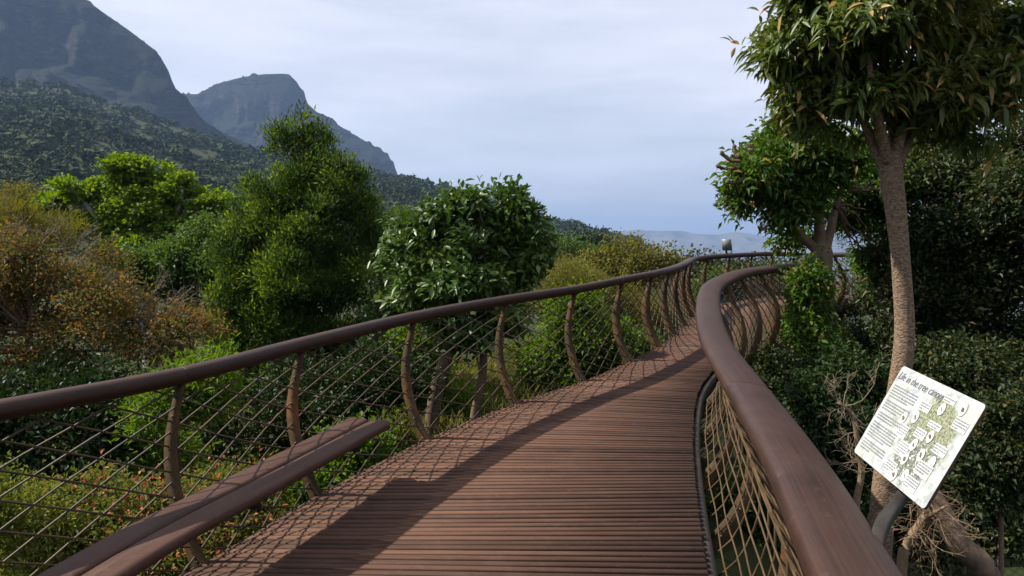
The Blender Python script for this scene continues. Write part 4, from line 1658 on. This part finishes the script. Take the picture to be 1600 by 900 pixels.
# ------------------------------------------------------------------ trees to the left
def conical_tree():
    Y = 14.0
    b = gbase(485, Y)
    rng = np.random.default_rng(31)
    lobes = [lobe(485, 350, Y - 0.7, 40, 50), lobe(455, 430, Y - 0.9, 50, 60), lobe(470, 215, Y, 22, 46), lobe(500, 235, Y, 20, 40), lobe(442, 225, Y, 16, 36), lobe(480, 300, Y, 52, 62), lobe(530, 280, Y - 0.4, 34, 46), lobe(553, 320, Y, 34, 60), lobe(425, 320, Y - 0.2, 46, 50),
             lobe(395, 360, Y, 36, 50), lobe(470, 400, Y, 80, 80), lobe(560, 400, Y - 0.2, 44, 80), lobe(390, 440, Y, 52, 80), lobe(520, 480, Y, 80, 90), lobe(420, 530, Y, 84, 90), lobe(360, 500, Y - 0.3, 34, 60),
             lobe(500, 620, Y, 110, 100), lobe(400, 640, Y, 80, 90), lobe(575, 560, Y, 40, 90)]
    trunk = [b, W(487, 600, Y), W(484, 450, Y), W(478, 320, Y), W(472, 190, Y)]
    limbs = []
    for k in range(26):
        l = lobes[rng.integers(3, len(lobes))]
        st = np.array(W(482, min(620, l[0][2] * 0 + 385 - l[0][2] / Y * F_PX + 70), Y))
        limbs.append(([st, (st + l[0]) / 2 + np.array([0, 0, 0.1]), l[0] + np.array([0, 0, l[1][2] * 0.7])], 0.035, 0.01))
    r = tree('conical_tree', 'tall conical feathery green tree with bright tips behind the railing', 'tree', b, trunk, [0.20, 0.16, 0.11, 0.06, 0.015], lobes, G_conifer, M_bark, 8000, 18, 0.15, 0.10, 0.030, 31,
             limbs=limbs, n_limb=60, droop=0.0, up=0.55, spread=0.8, shell=0.5, twig_r=0.008, clump=0.40, k_clump=20)
    return r


conical_tree()


def broad_leaf_tree():
    Y = 10.3
    b = gbase(690, Y)
    lobes = [lobe(755, 352, Y, 78, 62), lobe(790, 340, Y, 55, 45), lobe(800, 420, Y, 62, 62), lobe(720, 430, Y - 0.2, 80, 70), lobe(650, 385, Y, 48, 44), lobe(650, 440, Y + 0.2, 44, 56), lobe(765, 490, Y, 75, 48),
             lobe(700, 335, Y, 44, 36), lobe(735, 530, Y, 36, 30), lobe(645, 365, Y + 0.3, 34, 28), lobe(640, 410, Y + 0.4, 36, 44), lobe(830, 370, Y, 34, 50), lobe(690, 490, Y + 0.2, 60, 40)]
    trunk = [b, W(675, 680, Y), W(682, 610, Y), W(697, 560, Y), W(716, 500, Y), W(735, 430, Y)]
    b2 = gbase(738, Y + 0.15)
    limbs = [([b2, W(742, 650, Y + 0.15), W(753, 590, Y + 0.1), W(758, 520, Y), W(770, 440, Y)], 0.085, 0.04),
             ([W(700, 550, Y), W(670, 480, Y + 0.1), W(650, 420, Y + 0.2)], 0.05, 0.02)]
    r = tree('broad_leaf_tree', 'rounded tree with large glossy leaves and leaning twin trunks', 'tree', b, trunk, [0.115, 0.105, 0.10, 0.095, 0.08, 0.05], lobes, G_gloss, M_bark, 2500, 9, 0.13, 0.135, 0.052, 32,
             limbs=limbs, n_limb=50, big=True, droop=0.22, up=0.22, spread=1.0, shell=0.55, fold=0.35, twig_r=0.01, clump=0.33)
    split_leaves(r[1], r[2], r[3], G_gloss1, 260, 2)


broad_leaf_tree()


def bright_tree():
    Y = 25.0
    b = gbase(235, Y)
    lobes = [lobe(x, y, Y + dy, rx, ry) for x, y, dy, rx, ry in ((190, 272, 0, 40, 24), (245, 280, 0.4, 36, 26), (120, 300, 0, 34, 22), (150, 340, 0, 40, 26), (215, 325, -0.4, 46, 30), (275, 305, 0, 26, 30),
                                                               (325, 310, 0, 30, 18), (290, 355, 0.3, 40, 24), (200, 380, 0, 55, 30), (85, 318, 0.5, 24, 16), (255, 395, 0, 60, 34), (340, 345, 0.5, 20, 14),
                                                               (170, 300, 0.5, 30, 20))]
    limbs = [([W(235, 450, Y), W(215, 390, Y), W(160, 350, Y), W(125, 305, Y)], 0.16, 0.05), ([W(235, 440, Y), W(225, 370, Y), W(200, 320, Y), W(190, 275, Y)], 0.16, 0.05),
             ([W(238, 440, Y), W(250, 380, Y), W(270, 345, Y), W(285, 310, Y)], 0.15, 0.05), ([W(240, 430, Y), W(265, 375, Y), W(300, 340, Y), W(330, 312, Y)], 0.14, 0.045)]
    tree('bright_green_tree', 'wide bright green tree with pale forking limbs below the slope', 'tree', b, [b, W(235, 520, Y), W(234, 440, Y), W(232, 390, Y)], [0.32, 0.27, 0.22, 0.14], lobes, G_fresh, M_bark_pale,
         2100, 20, 0.22, 0.15, 0.11, 33, limbs=limbs, n_limb=80, droop=0.1, up=0.2, shell=0.45, flat=0.5, twig_r=0.02)


bright_tree()

shrub('rounded dark green bush beneath the bright wide tree', 19.0, [lobe(290, 410, 19, 62, 48), lobe(250, 450, 19, 60, 50), lobe(330, 440, 18.6, 50, 60), lobe(200, 440, 19.4, 60, 40), lobe(330, 375, 19.5, 40, 30)], G_mid, 81, 2000, 18, 0.3, 0.11, 0.075, name='rounded_bush', cat='bush', up=0.25)


def rusty_bush():
    Y = 8.6
    lb = [(20, 420, 90, 70), (110, 430, 80, 62), (170, 500, 90, 62), (60, 520, 100, 70), (250, 540, 80, 48), (-60, 470, 80, 110), (20, 600, 110, 70), (290, 520, 44, 30), (-170, 520, 100, 110), (-200, 640, 100, 90)]
    lobes = [lobe(x, y, Y + R_.uniform(-0.3, 0.3), rx, ry) for x, y, rx, ry in lb]
    root, cr, *_ = shrub('rusty orange bush with dry twigs beyond the near railing', Y, lobes, G_orange, 82, 3000, 16, 0.13, 0.055, 0.030, name='rusty_bush', cat='bush', up=0.2, n_limb=60, stem_mat=M_bark)
    rng = np.random.default_rng(83)
    mb = MB()
    for px, py, n in ((60, 340, 7), (20, 350, 6), (110, 370, 7), (180, 420, 8), (240, 470, 9), (270, 480, 9), (300, 500, 8), (210, 450, 6), (130, 400, 5), (230, 530, 6), (150, 520, 5)):
        twigs(mb, W(px, py + 50, Y - 0.2), (0.15, -0.1, 0.7), n, 0.62, rng, 0.0045, 2, 0.5, 0.1)
    mb.build('dry_twig', M_twig_grey, root)
    # pale grassy plume above it
    Y2 = 11.0
    lobes = [lobe(30, 350, Y2, 60, 34), lobe(85, 365, Y2, 34, 24), lobe(-30, 360, Y2, 50, 34)]
    shrub('feathery pale olive bush top at the left edge', Y2, lobes, G_olive, 84, 500, 16, 0.16, 0.11, 0.014, name='feathery_bush', cat='bush', up=0.9, stem_mat=M_twig_grey)


rusty_bush()

LEFT = [
    ('dark green shrub behind the net at the lower left', 7.4, [(30, 650, 90, 70), (120, 680, 80, 70), (60, 760, 90, 70), (180, 620, 60, 50), (-90, 700, 90, 90)], G_dark, 0.075, 0.038),
    ('bright feathery shrub behind the bolted near rib', 7.2, [(275, 640, 60, 55), (220, 690, 48, 50), (330, 600, 46, 40), (260, 720, 50, 36)], G_bright, 0.085, 0.02),
    ('dark leafy shrub filling the shade behind the bench end', 9.6, [(400, 650, 90, 70), (500, 620, 80, 70), (430, 740, 80, 50), (560, 680, 70, 60), (600, 600, 60, 60)], G_dark, 0.08, 0.04),
    ('low shrub with rusty dead flower heads below the bench', 5.8, [(170, 800, 80, 44), (280, 790, 80, 40), (370, 770, 60, 34), (330, 850, 90, 40), (220, 860, 80, 44)], G_flower, 0.05, 0.026),
    ('yellow green shrub in the lower left corner', 5.2, [(30, 840, 80, 60), (90, 880, 60, 40), (-30, 800, 50, 50)], G_yellow, 0.05, 0.02),
    ('bright leaved sapling under the bench end', 6.3, [(540, 725, 40, 24), (500, 760, 40, 26), (570, 700, 22, 18)], G_bright, 0.06, 0.034),
    ('small bright shrub in front of the twin trunks', 11.6, [(660, 590, 26, 40), (640, 550, 24, 30), (720, 640, 24, 18)], G_bright, 0.085, 0.045),
    ('bright green rounded shrub beyond the middle of the railing', 13.2, [(880, 500, 36, 30), (930, 520, 40, 34), (880, 550, 48, 34), (960, 550, 44, 34), (1000, 560, 30, 28), (840, 570, 30, 26), (920, 580, 50, 24), (905, 480, 26, 18)], G_bright, 0.085, 0.05),
    ('dark tangled shrub left of the broad leaf tree', 12.5, [(610, 470, 40, 60), (600, 540, 44, 60), (560, 600, 50, 50)], G_dark, 0.09, 0.045),
    ('grey green brush behind the bright rounded shrub', 17.0, [(890, 450, 36, 26), (940, 470, 40, 24), (1000, 490, 40, 28), (850, 470, 30, 24), (1040, 500, 36, 26)], G_olive, 0.10, 0.022),
]
for k, (lab, Y, lb, mt, L, Wd) in enumerate(LEFT):
    shrub(lab, Y, [lobe(l[0], l[1], Y + R_.uniform(-0.25, 0.25), l[2], l[3]) for l in lb], mt, 100 + k, int(200 * len(lb)), 20, 0.19 * (Y / 8) ** 0.6, L, Wd, droop=0.12, up=0.35)

MID_T = [
    ('olive yellow rounded tree just above the far handrail', 42.0, [(985, 405, 52, 22), (945, 415, 32, 18), (1035, 410, 28, 16), (985, 440, 60, 30)], G_olive, 0.24, 0.15),
    ('fresh green tree beyond the broad leaf tree', 78.0, [(885, 398, 34, 14), (915, 402, 24, 12), (860, 395, 28, 14), (890, 420, 50, 22)], G_mid, 0.36, 0.24),
    ('dark green tree beside the olive yellow one', 95.0, [(930, 385, 22, 10), (905, 384, 18, 9), (920, 402, 40, 14)], G_dark, 0.4, 0.28),
    ('pale dry bush between green trees above the rail', 32.0, [(890, 430, 26, 14), (870, 440, 24, 18), (915, 445, 30, 16)], G_straw, 0.2, 0.03),
    ('green tree seen between conical and broad leaf trees', 60.0, [(640, 350, 30, 18), (610, 365, 36, 24), (600, 400, 40, 30)], G_mid, 0.3, 0.2),
    ('dull green bush at the far left below the slope', 36.0, [(30, 318, 44, 22), (-20, 325, 40, 26), (80, 335, 44, 20), (40, 360, 90, 34)], G_olive, 0.2, 0.1),
    ('green tree top peeking out right of the bright wide tree', 34.0, [(360, 330, 34, 18), (345, 360, 40, 28), (385, 355, 30, 24)], G_mid, 0.2, 0.13),
    ('dark green tree far below the far handrail', 55.0, [(1090, 425, 34, 16), (1130, 432, 40, 16), (1180, 430, 40, 18), (1060, 440, 40, 20), (1220, 440, 40, 20)], G_forest, 0.28, 0.18),
    ('sunlit tree under the far handrail bend', 36.0, [(1150, 445, 40, 16), (1200, 440, 36, 18), (1110, 455, 36, 16)], G_mid, 0.2, 0.12),
]
for k, (lab, Y, lb, mt, L, Wd) in enumerate(MID_T):
    lob = [lobe(l[0], l[1], Y + R_.uniform(-0.5, 0.5), l[2], l[3]) for l in lb]
    px = lb[0][0]
    b = gbase(px, Y)
    top = W(px, lb[0][1], Y)
    if top[2] < b[2] + 0.5:
        b[2] = top[2] - 2.0
    tree('distant_tree', lab, 'tree', b, [b, (b + top) / 2, top], [0.02 * Y ** 0.7 + 0.1, 0.12, 0.05], lob, mt, M_bark, 170 * len(lb), 14, 0.012 * Y + 0.12, L, Wd, 130 + k, 'trees in the middle distance', n_limb=20, droop=0.1, up=0.2, twig_r=0.02)


# ------------------------------------------------------------------ grass on the banks
def grass():
    rng = np.random.default_rng(9)
    n = 36000
    y = rng.uniform(3.5, 22, n)
    x = rng.uniform(-8, 4.2, n)
    x = np.where(x > 0.25 * y, x - 5, x)
    z = ground_h(x, y)
    dens = fbm(np.stack([x / 1.3, y / 1.3, 0 * x], -1), 3)
    k = dens > -0.35
    x, y, z = x[k], y[k], z[k]
    n = len(x)
    P = np.stack([x, y, z - 0.02], 1)
    D = nrm(np.stack([rng.normal(0, 0.35, n), rng.normal(0, 0.35, n), np.ones(n)], 1))
    N = nrm(rng.normal(size=(n, 3)))
    V, F = leaf_arrays(P, D, N, rng.uniform(0.18, 0.5, n), rng.uniform(0.012, 0.022, n), False, 0.25, 0.1)
    o = link('grass', leaf_mesh('grass', V, F, rng.random(n) * 0.6 + 0.4 * (fbm(np.stack([x, y, 0 * x], -1), 2) * 0.5 + 0.5)), G_straw)
    o['kind'] = 'stuff'
    o['label'] = 'yellow green grass on the bank below the railing'
    o['category'] = 'grass'


grass()

# ------------------------------------------------------------------ the air
def haze():
    mb = MB()
    mb.box((0, 3500, 255), np.eye(3), (16000, 13500, 385))
    m = bpy.data.materials.new('haze_air')
    m.use_nodes = True
    n, l = m.node_tree.nodes, m.node_tree.links
    n.clear()
    out = n.new('ShaderNodeOutputMaterial')
    v = n.new('ShaderNodeVolumePrincipled')
    v.inputs['Color'].default_value = (0.32, 0.48, 0.80, 1)
    v.inputs['Density'].default_value = 1.05e-4
    v.inputs['Anisotropy'].default_value = 0.2
    l.new(v.outputs[0], out.inputs['Volume'])
    o = mb.build('haze', m, None, False)
    o['kind'] = 'stuff'
    o['label'] = 'blue haze in the air over the valley'
    o['category'] = 'haze'


haze()
for o in list(C.objects):
    if '_w' in o:
        del o['_w']
